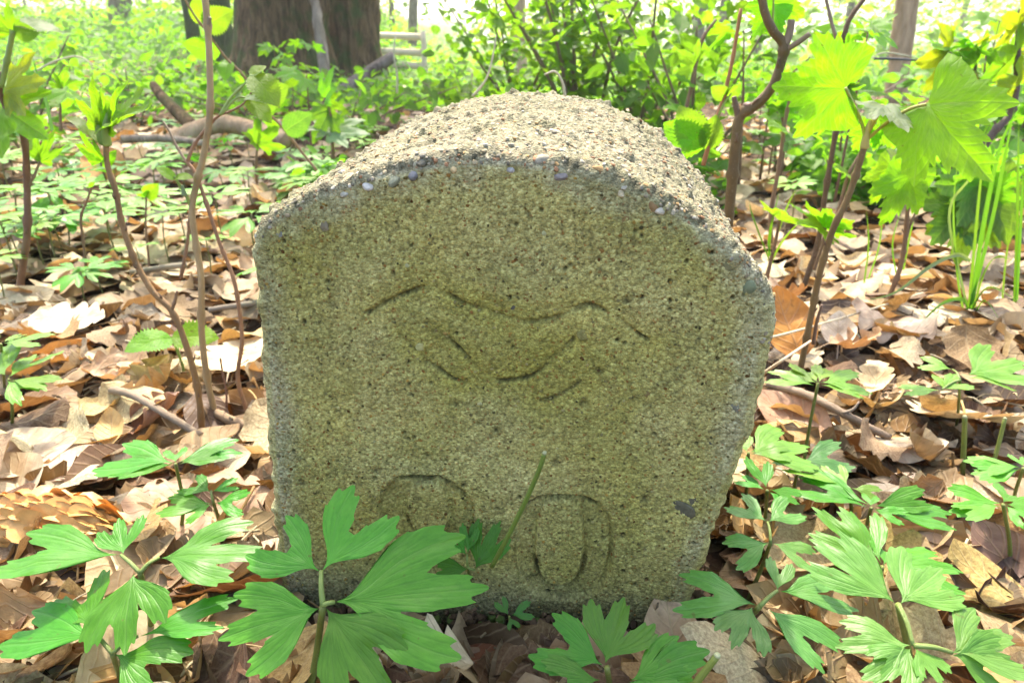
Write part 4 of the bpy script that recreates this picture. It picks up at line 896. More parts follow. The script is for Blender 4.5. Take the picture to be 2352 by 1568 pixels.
anemone((1879, 879), .075, (0, -.10, .99), [((1878, 877), (1840, 830), 2, 1.2), ((1881, 877), (1900, 838), 1, 1.3), ((1876, 878), (1800, 852), 'n', 2.2), ((1884, 880), (2004, 874), 2, 1.2), ((1872, 884), (1752, 858), 2, 1.0), ((1884, 883), (1996, 896), 'n', 1.6)],
        'bright yellow-green wood anemone standing tall over the knobbly stick', stem=(1846, 1090), seed=15, col=(.15, .29, .03))
anemone((2205, 872), .055, (0, -.10, .99), [((2188, 848), (2104, 830), 2, 1.3), ((2222, 862), (2352, 832), 3, 1.0), ((2222, 866), (2336, 872), 'n', 1.8), ((2163, 895), (2185, 858), 2, 1.2), ((2165, 894), (2222, 872), 2, 1.2), ((2160, 896), (2066, 892), 'n', 1.7)],
        'bright wood anemone above the dark scaly cone', stem=(2205, 960), stalks=[((2205, 872), (2188, 848)), ((2205, 872), (2163, 895))], seed=16, col=(.14, .27, .035))
anemone((2304, 1158), .062, (0, -.12, .99), [((2300, 1156), (2172, 1142), 'n', 2.0), ((2300, 1160), (2190, 1172), 'n', 1.9), ((2304, 1154), (2332, 1116), 2, 1.3), ((2310, 1158), (2400, 1170), 2, 1.3), ((2310, 1160), (2370, 1210), 2, 1.2)],
        'wood anemone at the picture edge seen nearly side-on above the dark folded leaf', stem=(2335, 1300), seed=17)
anemone((2001, 1166), .050, (0, -.16, .98), [((1996, 1164), (1812, 1092), 2, .8), ((1998, 1162), (1850, 1075), 'n', 1.0), ((2000, 1162), (1998, 1130), 2, 1.3), ((2006, 1166), (2215, 1182), 'n', 1.4), ((2006, 1164), (2140, 1140), 'n', 1.3), ((2006, 1170), (2090, 1195), 2, 1.2)],
        'wood anemone with narrow leaves lying almost level behind the large slanting one', stem=(1985, 1240), seed=18)
anemone((1950, 1120), .052, (0, -.14, .98), [((1946, 1118), (1800, 1062), 'n', 1.3), ((1948, 1116), (1905, 1058), 2, .9), ((1954, 1120), (2030, 1135), 'n', 1.6)],
        'wood anemone with thin lime leaves just beyond the narrow level one', stem=(1945, 1190), seed=19, col=(.13, .27, .03))
anemone((1840, 1060), .045, (0, -.14, .98), [((1838, 1058), (1770, 1046), 2, 1.2), ((1842, 1058), (1958, 1050), 2, 1.2), ((1842, 1062), (1900, 1075), 'n', 1.6)],
        'shaded blue-green wood anemone under the bright lime leaf', stem=(1845, 1120), seed=20, col=(.07, .18, .045))
anemone((2350, 1075), .060, (0, -.1, .99), [((2346, 1074), (2222, 1064), 'n', 2.0), ((2346, 1076), (2232, 1082), 'n', 1.8), ((2350, 1070), (2330, 1040), 2, 1.2), ((2356, 1076), (2460, 1070), 2, 1.2)],
        'wood anemone cut by the picture edge below the cut stalks', stem=(2352, 1180), seed=21)
anemone((20, 870), .060, (0, -.1, .99), [((16, 868), (118, 788), 2, .9), ((18, 872), (132, 880), 'n', 1.4), ((16, 866), (-40, 800), 2, 1.2), ((16, 874), (70, 905), 2, 1.2)],
        'bright wood anemone at the picture edge below the large bleached oak leaf', stem=(10, 980), seed=22, col=(.13, .27, .03))
anemone((2, 790), .075, (0, -.1, .99), [((6, 788), (118, 780), 2, 1.3), ((4, 786), (60, 758), 2, 1.2), ((0, 786), (-60, 770), 2, 1.2)],
        'lime wood anemone leaf poking in at the picture edge beside the bleached oak leaf', stem=(0, 870), seed=23, col=(.14, .28, .035))

def cutstalk(pts, r, label, col=(.17, .21, .04)):
    P = [at(px, py, Y) if Y else atz(px, py, 0) for px, py, Y in pts]; t = thing('cut_stalk', label, 'plant stalk', P[0])
    part('stalk', tube(P, r, r * .85, 9, 7, tint=col), M['stalk'], t)
    d = nrm(np.array(P[-1]) - np.array(P[-2])); part('cut_end', tube([P[-1] + d * .0001, P[-1] + d * .0012], r * .9, r * .62, 9, 2, tint=(.36, .38, .20)), M['stalk'], t); return t
cutstalk([(1130, 1300, .246), (1165, 1235, .243), (1205, 1155, .240), (1238, 1080, .238), (1250, 1042, .238)], .0011, 'long cut green stalk leaning across the stone face', (.13, .19, .03))
cutstalk([(1560, 1620, .20), (1600, 1566, .20), (1646, 1506, .20)], .0016, 'thick cut green stalk with a pale hollow end in front of the stone corner')
cutstalk([(2210, 1092, .41), (2214, 1020, .41), (2216, 958, .41)], .0018, 'upright cut green stalk in front of the large grey-tan oak leaf')
cutstalk([(2262, 1110, .41), (2288, 1040, .415), (2308, 962, .42)], .0015, 'leaning cut green stalk at the outer side of the large grey-tan oak leaf')

# ---------------------------------------------------------------- maple, raspberry and other leaves
YL = (.115, .26, .016); YG = (.11, .23, .02); LG = (.12, .22, .03); GREY = (.20, .26, .17); ORG = (.20, .24, .02); MID = (.08, .16, .025)
MAPLE = [(0, 1.0, 36), (-50, .88, 34), (50, .88, 34), (-104, .58, 34), (104, .58, 34)]
def leaf3(kind, a, b, Ya, Yb, n, t, col=YL, w=1.0, seed=0, droop=.1, fold=.12, mat='young', name='leaf', size=None):
    A, B = at(a[0], a[1], Ya), at(b[0], b[1], Yb); ln = np.linalg.norm(B - A)
    if kind == 'maple': p = lobed_leaf(MAPLE, 128, cleft=.56, teeth=.2, nteeth=3.5, nr=9, seed=seed, droop=droop, fold=fold, rip=.05, bulge=0, power=1.35, tint=col, dens=1.9, expo=.38)
    elif kind == 'young': p = lobed_leaf([(0, 1.0, 26), (-40, .86, 24), (40, .86, 24), (-72, .5, 20), (72, .5, 20)], 90, cleft=.45, teeth=.12, nteeth=2.5, nr=7, seed=seed, droop=droop, fold=fold, rip=.07, bulge=0, power=1.3, tint=col, dens=2.6)
    elif kind == 'rasp': p = strip_leaf('serrate', 31, 4, .34, seed, kx=.6, ky=-droop * 6 - .01, fold=fold, rip=.05, tint=col)
    elif kind == 'oval': p = strip_leaf('beech', 12, 4, .30, seed, kx=.5, ky=-droop * 5 - .01, fold=fold, rip=.03, tint=col)
    else: p = strip_leaf(kind, 14, 3, .1, seed, tint=col)
    V = p[0].copy(); V[:, 0] *= w; p = (V,) + p[1:]
    return part(name, xf(p, frame(B - A, nrm(n)), A, ln), M[mat], t)
def stems(t, pts, r0, r1, col=(.20, .12, .06), name='stem', nodes=.03, mat='twig', rough=.06, sides=10):
    P = [at(px, py, Y) for px, py, Y in pts]
    return part(name, tube(P, r0, r1, sides, 7, nodes=nodes, rough=rough, tint=col, seed=rnd.randrange(9)), M[mat], t)
def sap(label, pts, r0, r1, col=(.20, .12, .06), name='sapling', cat='sapling', group=None, **kw):
    P = at(*pts[0]); t = thing(name, label, cat, P, group); stems(t, pts, r0, r1, col, **kw); return t
def bristles(t, pts, r, n, col=(.30, .2, .10)):
    P = catmull([at(px, py, Y) for px, py, Y in pts], 12); ps = []
    for i in range(n):
        q = P[rnd.randrange(len(P))]; a = rnd.uniform(0, 6.28); d = np.array([math.cos(a), math.sin(a), rnd.uniform(-.5, .2)]); q = q + [0, 0, rnd.uniform(-.004, .004)]
        ps.append(tube([q + d * r * .8, q + d * (r + rnd.uniform(.0006, .0018))], .00022, .0001, 4, 2, tint=col))
    o = part('bristle', joinp(ps), M['stick'], t); o['kind'] = 'stuff'

def buds(t, pts, r, step, tint, size=1.0):
    P = catmull([at(px, py, Y) for px, py, Y in pts], 14); L = 0; k = 0
    for i in range(4, len(P) - 3):
        L += np.linalg.norm(P[i] - P[i - 1])
        if L < step * rnd.uniform(.8, 1.2): continue
        L = 0; k += 1; d = nrm(P[i + 1] - P[i - 1]); a = rnd.uniform(0, 6.28); sd = nrm(np.cross(d, [math.cos(a), math.sin(a), .2]))
        for sg in ((1, -1) if k % 2 else (1,)):
            q = P[i] + sd * sg * r * .8; w = r * .55 * size
            part('bud', tube([q, q + sd * sg * w * 1.1 + d * w * 1.3, q + sd * sg * w * 1.3 + d * w * 3.2], w * .8, w * .12, 6, 3, tint=tint), M['twig'], t)
FC = (0, -1, -.12); FL = (0, -.5, .85)
# -- left side
s1 = sap('bent dark-stemmed sapling at the picture edge with bright leaves on top', [(45, 700, .78), (48, 640, .78), (62, 540, .77), (62, 420, .77), (55, 318, .76), (30, 285, .76), (10, 240, .76), (-2, 200, .75), (6, 165, .75)], .0042, .0022, (.15, .085, .05))
stems(s1, [(2, 200, .75), (18, 130, .75), (30, 70, .75)], .0028, .0024, (.19, .27, .06), 'shoot', mat='stalk')
leaf3('young', (28, 75), (-40, 10), .75, .74, (.3, -1, .2), s1, YL, seed=1); leaf3('rasp', (35, 60), (138, 48), .75, .76, FL, s1, GREY, 1.0, 2); leaf3('rasp', (32, 72), (76, 78), .75, .74, FC, s1, MID, 1.2, 3); leaf3('young', (14, 210), (95, 180), .76, .74, (0, -.8, .5), s1, ORG, 1.1, 4)
leaf3('young', (5, 245), (95, 310), .76, .72, (0, -1, .5), s1, YL, 1.0, 5)
stems(s1, [(58, 440, .77), (78, 405, .77), (92, 370, .77)], .0016, .0012, (.2, .15, .08), 'side_shoot'); leaf3('young', (92, 372), (120, 300), .77, .77, FC, s1, YG, .7, 6); leaf3('rasp', (92, 372), (60, 300), .77, .78, FC, s1, LG, .7, 7)
s2 = sap('brown sapling with a bursting green bud at its tip', [(466, 1010, .465), (455, 900, .468), (430, 800, .472), (395, 715, .478), (350, 668, .482), (310, 598, .487), (280, 512, .492), (266, 440, .495), (247, 380, .498), (243, 330, .50)], .0023, .0018, (.21, .125, .05), nodes=.026)
stems(s2, [(395, 712, .478), (402, 690, .478), (407, 668, .478)], .0012, .0008, (.2, .13, .08), 'side_bud')
for a, b, r in (((243, 332), (252, 252), .0037), ((236, 330), (222, 258), .0028)): stems(s2, [(*a, .50), ((a[0] + b[0]) / 2 - 4, (a[1] + b[1]) / 2, .498), (*b, .497)], r, r * .35, (.22, .32, .09), 'bud_scale', nodes=0, mat='stalk')
leaf3('young', (240, 300), (206, 180), .50, .49, FC, s2, YG, .55, 11, fold=.5); leaf3('young', (248, 300), (278, 184), .50, .49, (-.3, -1, .3), s2, YG, .55, 12, fold=.5); leaf3('young', (250, 290), (338, 228), .50, .48, FL, s2, YG, .75, 13, fold=.4)
leaf3('rasp', (232, 330), (165, 258), .50, .485, FL, s2, GREY, .9, 14, .05); leaf3('young', (234, 372), (176, 292), .50, .49, FC, s2, YL, .45, 15, fold=.5); leaf3('rasp', (240, 385), (262, 345), .5, .5, FC, s2, YL, .8, 16)
cane = [(502, 980, .485), (478, 880, .487), (463, 760, .49), (462, 640, .493), (450, 560, .495), (441, 480, .497), (453, 415, .50), (470, 345, .502), (482, 260, .504), (482, 170, .507), (477, 60, .51), (466, -40, .512)]
s3 = sap('tall pale bristly raspberry cane rising out of the top of the picture', cane, .0023, .0021, (.33, .24, .12), name='raspberry_cane', cat='cane', nodes=.05); bristles(s3, cane, .0022, 170)
stems(s3, [(440, 478, .497), (428, 450, .496), (412, 425, .495), (400, 405, .494)], .0013, .0009, (.24, .33, .08), 'leaf_stalk', nodes=0, mat='stalk'); leaf3('rasp', (402, 412), (362, 378), .494, .49, FL, s3, LG, 1.0, 21); leaf3('rasp', (402, 410), (436, 398), .494, .49, FL, s3, YG, 1.0, 22); stems(s3, [(424, 450, .495), (418, 425, .495)], .002, .0008, (.2, .27, .13), 'bud', nodes=0, mat='stalk')
stems(s3, [(477, 72, .51), (480, 55, .509), (482, 40, .508)], .0022, .001, (.25, .2, .13), 'bud', nodes=0)
c4 = [(574, 978, .49), (566, 940, .49), (546, 868, .49), (556, 780, .492), (545, 680, .494), (530, 620, .496), (505, 560, .498), (470, 455, .50), (450, 400, .503), (428, 370, .505)]
s4 = sap('thin brown cane bending over beside the tall bristly one and forking above', c4, .0016, .0012, (.27, .15, .08), name='raspberry_cane', cat='cane', nodes=.035); bristles(s4, c4[:6], .0014, 60)
stems(s4, [(430, 372, .505), (445, 335, .506), (470, 300, .507), (500, 268, .508), (528, 256, .51), (560, 238, .512), (583, 203, .514)], .0012, .0006, (.25, .14, .08), 'branch', nodes=.02); stems(s4, [(428, 372, .505), (405, 335, .506), (388, 300, .507), (375, 280, .508)], .0010, .0006, (.3, .22, .15), 'branch', nodes=.02)
stems(s4, [(505, 265, .508), (530, 225, .51), (560, 195, .512), (578, 172, .513)], .0010, .0008, (.26, .36, .1), 'leaf_stalk', nodes=0, mat='stalk'); leaf3('rasp', (578, 172), (640, 228), .513, .50, FL, s4, LG, 1.25, 24); leaf3('rasp', (575, 175), (606, 140), .513, .52, FL, s4, LG, 1.2, 25); leaf3('rasp', (560, 192), (536, 170), .512, .51, FC, s4, LG, 1.0, 26)
stems(s4, [(506, 265, .508), (545, 225, .51), (572, 228, .512)], .0009, .0007, (.26, .36, .1), 'leaf_stalk', nodes=0, mat='stalk'); leaf3('rasp', (570, 228), (622, 268), .512, .50, FL, s4, LG, 1.0, 27); leaf3('rasp', (560, 225), (610, 220), .512, .505, FL, s4, GREY, .8, 28)
c5 = [(728, 392, 1.0), (690, 345, 1.0), (650, 295, .99), (600, 240, .98), (560, 175, .96), (520, 135, .95), (480, 80, .93), (448, 38, .92), (420, -10, .91)]
s5 = sap('arching thin bramble shoot running from the stone shoulder up to the top of the picture', c5, .0018, .0012, (.24, .16, .08), name='bramble_shoot', cat='shoot', nodes=.06)
for a, b, sd, cl in (((505, 120), (420, 105), 31, YG), ((525, 140), (512, 175), 32, YG), ((470, 60), (445, 0), 33, LG), ((470, 62), (520, 30), 34, LG), ((600, 232), (650, 205), 35, LG), ((655, 300), (705, 270), 36, (.07, .15, .05))): leaf3('rasp', a, b, .955, .93, FC, s5, cl, 1.1, sd)
d6 = sap('thin dead brown stalk standing between the cane feet', [(520, 945, .49), (520, 900, .49), (512, 860, .49), (506, 822, .49)], .0009, .0006, (.2, .11, .07), name='dead_stalk', cat='stalk', nodes=.012)
s7 = sap('lone small bright green seedling with two leaves between the canes and the boat-shaped leaf', [(424, 862, .56), (418, 835, .56), (405, 800, .56), (392, 778, .56)], .0013, .0010, (.22, .32, .07), name='seedling', cat='seedling', nodes=0, mat='stalk'); leaf3('rasp', (394, 778), (288, 782), .56, .53, FL, s7, YL, 1.2, 41); leaf3('rasp', (394, 776), (494, 760), .56, .56, FL, s7, YL, 1.2, 42); stems(s7, [(410, 815, .56), (408, 785, .558)], .0012, .0004, (.24, .34, .08), 'bud', nodes=0, mat='stalk')
for lab, pts, r, lv in (
    ('thin brown shoot with a tiny yellow tip behind the see-through leaf', [(200, 640, .8), (192, 560, .8), (186, 500, .8), (200, 460, .8), (212, 425, .8)], .0016, [((212, 428), (220, 395), YL)]),
    ('straight slender brown shoot behind the budding sapling', [(345, 690, .85), (342, 600, .85), (335, 520, .85), (336, 450, .85)], .0014, [((336, 452), (320, 430), YG), ((336, 452), (352, 432), YG)]),
    ('dark thin shoot standing just behind the bristly cane', [(415, 640, .7), (430, 560, .7), (437, 480, .7)], .0019, []),
    ('upright brown shoot with lobed leaves beside the stone shoulder', [(765, 365, 1.3), (763, 320, 1.3), (758, 250, 1.3), (745, 225, 1.3)], .0035, [((760, 300), (850, 305), GREY), ((758, 250), (718, 330), MID), ((745, 230), (760, 150), YL), ((750, 235), (790, 250), YG), ((760, 300), (700, 290), GREY)]),
    ('leafy upright shoot in front of the thick fallen branch', [(590, 420, 1.2), (588, 380, 1.2), (592, 330, 1.2), (600, 270, 1.2)], .0022, [((592, 335), (560, 300), LG), ((592, 330), (640, 290), YG), ((600, 275), (580, 240), YG), ((600, 275), (630, 250), YL)]),
    ('knee-high green shoot before the left mossy trunk', [(140, 300, 1.5), (138, 240, 1.5), (142, 200, 1.5)], .003, [((140, 240), (90, 215), LG), ((142, 205), (190, 190), YG), ((142, 205), (120, 165), YG)]),
):
    t = sap(lab, pts, r, r * .7, (.19, .11, .06), nodes=.05)
    for k, (a, b, cl) in enumerate(lv): leaf3('young' if r > .0018 else 'rasp', a, b, pts[-1][2], pts[-1][2] - .02, FC if k % 2 else FL, t, cl, 1.0, 50 + k + int(pts[0][0]))
# -- right side
s8 = sap('stout brown sapling with cut-off side twigs rising beside the stone shoulder', [(1672, 520, .57), (1680, 430, .57), (1690, 330, .57), (1700, 268, .57), (1738, 240, .568), (1770, 205, .566), (1788, 165, .565), (1800, 108, .565), (1775, 70, .565), (1757, 30, .566), (1745, -30, .567)], .0042, .0030, (.125, .08, .032), nodes=.05)
stems(s8, [(1697, 272, .57), (1690, 245, .57), (1686, 222, .57)], .0026, .0018, (.14, .09, .06), 'cut_twig', nodes=0); stems(s8, [(1798, 112, .565), (1812, 80, .565), (1818, 45, .565)], .0032, .0026, (.26, .19, .13), 'cut_twig', nodes=0); stems(s8, [(1800, 118, .565), (1830, 100, .56), (1860, 78, .558)], .0022, .0018, (.24, .17, .11), 'cut_twig', nodes=0); stems(s8, [(1716, 258, .57), (1716, 248, .569), (1716, 238, .568)], .0036, .003, (.2, .12, .08), 'cut_twig', nodes=0)
leaf3('maple', (1778, 10), (1730, 85), .575, .57, FC, s8, YL, 1.0, 61, 0.05); leaf3('maple', (1775, 5), (1850, 40), .58, .58, FC, s8, YL, 1.0, 62, .05); stems(s8, [(1775, 60, .566), (1776, 30, .57), (1777, -10, .574)], .0008, .0007, (.28, .32, .06), 'leaf_stalk', nodes=0, mat='stalk')
s9 = sap('thin reddish cane slanting up behind the stone shoulder', [(1615, 380, .60), (1632, 320, .60), (1660, 230, .60), (1682, 140, .60), (1702, 20, .60)], .0020, .0013, (.33, .15, .06), name='raspberry_cane', cat='cane')
stems(s9, [(1640, 290, .60), (1662, 240, .598), (1680, 215, .597)], .0010, .0008, (.24, .34, .08), 'leaf_stalk', nodes=0, mat='stalk')
for a, b, sd, cl in (((1668, 222), (1640, 205), 63, LG), ((1670, 222), (1702, 200), 64, LG), ((1610, 340), (1565, 250), 65, LG), ((1615, 342), (1530, 290), 66, YG), ((1620, 342), (1650, 270), 67, LG)): leaf3('rasp', a, b, .60, .59, FC, s9, cl, 1.2, sd)
s10 = sap('slender sapling stem leaning outward with three big backlit maple leaves at its head', [(1828, 900, .56), (1850, 790, .558), (1868, 700, .556), (1885, 620, .552), (1912, 530, .548), (1945, 460, .545), (1968, 395, .543), (1985, 338, .541)], .0027, .0024, (.16, .105, .045), nodes=.035)
stems(s10, [(1985, 340, .541), (1992, 300, .54), (2000, 275, .54)], .0034, .0012, (.40, .34, .12), 'bud', nodes=0, mat='stalk'); stems(s10, [(1990, 310, .54), (2010, 275, .538), (2028, 240, .536)], .0019, .0012, (.36, .3, .06), 'leaf_stalk', nodes=0, mat='stalk')
stems(s10, [(1988, 318, .54), (1978, 280, .54), (1960, 240, .54), (1942, 202, .538)], .0014, .0011, (.30, .34, .06), 'leaf_stalk', nodes=0, mat='stalk'); leaf3('maple', (1942, 202), (1775, 200), .538, .54, (.05, -.95, -.1), s10, YL, 1.05, 71, .06, .06)
stems(s10, [(1994, 318, .54), (2040, 280, .53), (2090, 250, .52), (2128, 240, .515)], .0014, .0011, (.32, .3, .05), 'leaf_stalk', nodes=0, mat='stalk'); leaf3('maple', (2128, 238), (2262, 410), .515, .46, (-.5, -.9, -.15), s10, (.14, .25, .018), .8, 72, .16, .12)
leaf3('maple', (2028, 242), (2095, 282), .536, .50, (.1, -.25, 1), s10, GREY, .9, 73, .2, .1); leaf3('maple', (2005, 290), (1958, 350), .542, .55, (0, -1, .2), s10, YL, .8, 74, .1); leaf3('maple', (2020, 285), (2055, 340), .545, .55, (0, -1, .2), s10, YL, .8, 75, .1)
stems(s10, [(1868, 790, .557), (1876, 740, .556), (1888, 700, .555)], .0016, .0011, (.16, .1, .07), 'side_twig', nodes=0)
s11 = sap('straight dark brown sapling stem just behind the leaning one', [(1835, 690, .80), (1852, 640, .80), (1878, 560, .80), (1895, 450, .80), (1915, 330, .80), (1930, 250, .80), (1935, 150, .80), (1945, 60, .80), (1990, -10, .80)], .0033, .0024, (.11, .065, .032), nodes=.05)
for a, b, sd, cl in (((1932, 140), (1880, 125), 81, YL), ((1934, 140), (1965, 120), 82, YL), ((1932, 200), (1970, 230), 83, MID), ((1930, 200), (1985, 165), 84, YG), ((1932, 195), (1960, 180), 85, MID), ((1936, 120), (1918, 95), 86, YL)): leaf3('young', a, b, .80, .78, FC, s11, cl, 1.0, sd)
stems(s11, [(1938, 130, .80), (1915, 70, .80), (1895, -10, .81)], .0022, .0016, (.2, .15, .1), 'branch')
s12 = sap('bent brown sapling stem standing between the leaning sapling and the grass tuft', [(2020, 760, .72), (2040, 690, .72), (2066, 620, .72), (2078, 560, .72), (2085, 480, .72), (2095, 400, .72)], .0030, .0018, (.19, .11, .06))
stems(s12, [(2076, 570, .72), (2090, 520, .72), (2112, 465, .72)], .0016, .001, (.2, .14, .08), 'branch'); leaf3('rasp', (2112, 466), (2122, 440), .72, .72, FC, s12, YG, 1.2, 91); leaf3('maple', (2090, 400), (2030, 520), .70, .69, (0, -1, .1), s12, YL, .8, 92, .15); leaf3('maple', (2050, 385), (2005, 470), .71, .70, (0, -1, .1), s12, (.18, .3, .02), .8, 93, .15); leaf3('maple', (2085, 380), (2150, 345), .72, .73, FC, s12, YL, 1.0, 94); leaf3('maple', (2080, 385), (2040, 340), .72, .72, (0, -.6, .8), s12, GREY, 1.0, 95)
s13 = sap('small maple sapling with broad shaded leaves behind the grass tuft', [(2290, 610, .9), (2280, 520, .9), (2260, 440, .9)], .003, .002, (.16, .12, .06))
for a, b, sd, cl in (((2210, 470), (2145, 560), 101, (.07, .14, .03)), ((2225, 480), (2205, 610), 102, (.08, .15, .02)), ((2270, 430), (2330, 560), 103, (.09, .15, .02)), ((2250, 430), (2160, 420), 104, MID), ((2270, 440), (2345, 400), 105, YG), ((2240, 420), (2270, 340), 106, YG)): leaf3('maple', a, b, .89, .86, (0, -1, .45), s13, cl, 1.0, sd, .12)
s14 = sap('dark curved sapling at the picture edge carrying clusters of small golden leaves', [(2255, 345, 1.1), (2285, 300, 1.1), (2322, 260, 1.1), (2335, 190, 1.1), (2338, 100, 1.1), (2345, 20, 1.1)], .0062, .0035, (.10, .07, .055))
for a, b, sd, cl in (((2340, 60), (2310, 40), 111, ORG), ((2340, 60), (2365, 30), 112, ORG), ((2336, 130), (2300, 118), 113, YL), ((2334, 200), (2300, 185), 114, ORG)): leaf3('young', a, b, 1.1, 1.06, FC, s14, cl, 1.1, sd)
s15 = sap('forked dark sapling with a flat spray of golden-green leaves beside the tan trunk', [(2243, 340, 1.2), (2242, 280, 1.2), (2244, 215, 1.2)], .0050, .0042, (.11, .075, .06))
for br in ([(2244, 215, 1.2), (2232, 180, 1.2), (2205, 150, 1.2), (2180, 120, 1.2)], [(2244, 215, 1.2), (2262, 185, 1.2), (2300, 155, 1.2), (2340, 125, 1.2)], [(2236, 190, 1.2), (2240, 150, 1.2), (2232, 110, 1.2)]): stems(s15, br, .0030, .0014, (.11, .075, .06), 'branch')
for k, (a, b) in enumerate([((2180, 122), (2120, 145)), ((2182, 120), (2150, 95)), ((2185, 118), (2225, 90)), ((2205, 148), (2160, 170)), ((2232, 112), (2270, 85)), ((2232, 112), (2210, 70)), ((2300, 155), (2280, 120)), ((2338, 126), (2320, 90)), ((2338, 126), (2365, 100)), ((2262, 185), (2310, 190)), ((2240, 150), (2215, 125))]): leaf3('young', a, b, 1.2, 1.15, FL if k % 2 else FC, s15, [ORG, YL, YG, (.22, .24, .03)][k % 4], 1.1, 120 + k)
for lab, pts, r, lv in (
    ('thin brown shoot close beside the stout sapling', [(1770, 560, .9), (1772, 480, .9), (1790, 380, .9), (1800, 300, .9), (1815, 220, .9)], .003, [((1805, 300), (1770, 280), YG), ((1812, 230), (1840, 210), YL)]),
    ('dark slim shoot with a fork against the bright clearing', [(1560, 330, 1.3), (1572, 270, 1.3), (1590, 190, 1.3), (1612, 95, 1.3), (1645, 45, 1.3)], .0042, [((1590, 190), (1550, 170), YG), ((1600, 150), (1560, 120), LG), ((1575, 262), (1530, 240), YG)]),
    ('brown shoot behind the straight dark sapling stem', [(1905, 560, 1.0), (1930, 470, 1.0), (1950, 400, 1.0), (1990, 330, 1.0)], .0032, [((1950, 402), (1920, 380), LG), ((1985, 335), (2010, 300), YG)]),
    ('short brown twig with a green tip beside the stone near the grass blades', [(1760, 640, .72), (1780, 560, .72), (1792, 500, .72)], .0022, [((1792, 502), (1795, 470), LG)]),
    ('small shoot with toothed leaves between the two leaning stems', [(1870, 620, .7), (1890, 560, .7), (1896, 520, .7)], .0018, [((1893, 525), (1840, 505), YL), ((1895, 522), (1960, 512), YL), ((1896, 520), (1910, 470), YG)]),
    ('upright shoot with wide lobed leaves behind the big hanging maple leaf', [(2170, 470, 1.0), (2180, 400, 1.0), (2190, 330, 1.0)], .003, [((2190, 335), (2150, 300), YL), ((2190, 335), (2250, 290), YL), ((2185, 370), (2240, 380), LG)]),
    ('thin stem holding pale lobed leaves above the straight sapling', [(1790, 420, 1.3), (1800, 330, 1.3), (1795, 250, 1.3)], .0035, [((1797, 255), (1750, 230), YL), ((1797, 255), (1850, 240), YL), ((1800, 320), (1755, 330), YG), ((1797, 255), (1800, 200), YG)]),
):
    t = sap(lab, pts, r, r * .6, (.18, .11, .06), nodes=.06)
    for k, (a, b, cl) in enumerate(lv): leaf3('young', a, b, pts[-1][2], pts[-1][2] - .03, FC if k % 2 else FL, t, cl, 1.1, 150 + k + int(pts[0][0]))
for lab, pts, w in (('pale dry grass stem curving up from behind the stone crown', [(1298, 222, .75), (1292, 190, .75), (1275, 165, .75), (1250, 172, .75)], .0016), ('pale bare stem slanting up behind the crown of the stone', [(1085, 222, .9), (1115, 185, .9), (1130, 140, .9), (1140, 80, .9)], .0016), ('bare grey stem standing in front of the rail fence', [(912, 215, 1.6), (912, 170, 1.6), (905, 130, 1.6), (908, 85, 1.6)], .0028), ('thin arching grass stem over the greenery in front of the far grey trunk', [(80, 165, 1.5), (130, 140, 1.5), (180, 130, 1.5), (215, 150, 1.5)], .0022)):
    sap(lab, pts, w, w * .5, (.46, .42, .28), name='dead_grass_stalk', cat='grass stalk', nodes=0, mat='stalk')

sap('thin black twig crossing level in front of the tan trunk', [(2008, 135, 1.5), (2060, 136, 1.5), (2110, 139, 1.5), (2136, 141, 1.5)], .0026, .0022, (.06, .06, .065), name='thin_twig', cat='twig', nodes=0)
t = sap('pale curved stem with one round grey-green leaf beside the tan trunk', [(1990, 140, 1.45), (2030, 122, 1.45), (2080, 128, 1.45), (2130, 140, 1.45)], .0014, .0010, (.40, .38, .26), name='curved_grass_stalk', cat='grass stalk', nodes=0); leaf3('oval', (2135, 132), (2150, 165), 1.45, 1.43, FC, t, (.09, .17, .06), 1.6, 7)
for t, pts, r, st_ in ((s2, [(466, 1010, .465), (455, 900, .468), (430, 800, .472), (395, 715, .478), (350, 668, .482), (310, 598, .487), (280, 512, .492), (266, 440, .495)], .0022, .026), (s8, [(1680, 430, .57), (1690, 330, .57), (1700, 268, .57), (1738, 240, .568), (1770, 205, .566), (1788, 165, .565), (1800, 108, .565)], .0036, .03),
        (s10, [(1828, 900, .56), (1850, 790, .558), (1868, 700, .556), (1885, 620, .552), (1912, 530, .548), (1945, 460, .545)], .0026, .034), (s11, [(1835, 690, .80), (1852, 640, .80), (1878, 560, .80), (1895, 450, .80), (1915, 330, .80)], .003, .05), (s1, [(48, 640, .78), (62, 540, .77), (62, 420, .77), (55, 318, .76), (30, 285, .76)], .0036, .06),
        (s4, [(545, 680, .494), (530, 620, .496), (505, 560, .498), (470, 455, .50), (450, 400, .503)], .0014, .03), (s12, [(2040, 690, .72), (2066, 620, .72), (2078, 560, .72), (2085, 480, .72)], .0024, .035), (s14, [(2285, 300, 1.1), (2322, 260, 1.1), (2335, 190, 1.1), (2338, 100, 1.1)], .005, .06), (s15, [(2243, 340, 1.2), (2242, 280, 1.2), (2244, 215, 1.2)], .0045, .06)):
    buds(t, pts, r, st_, (.14, .085, .05))
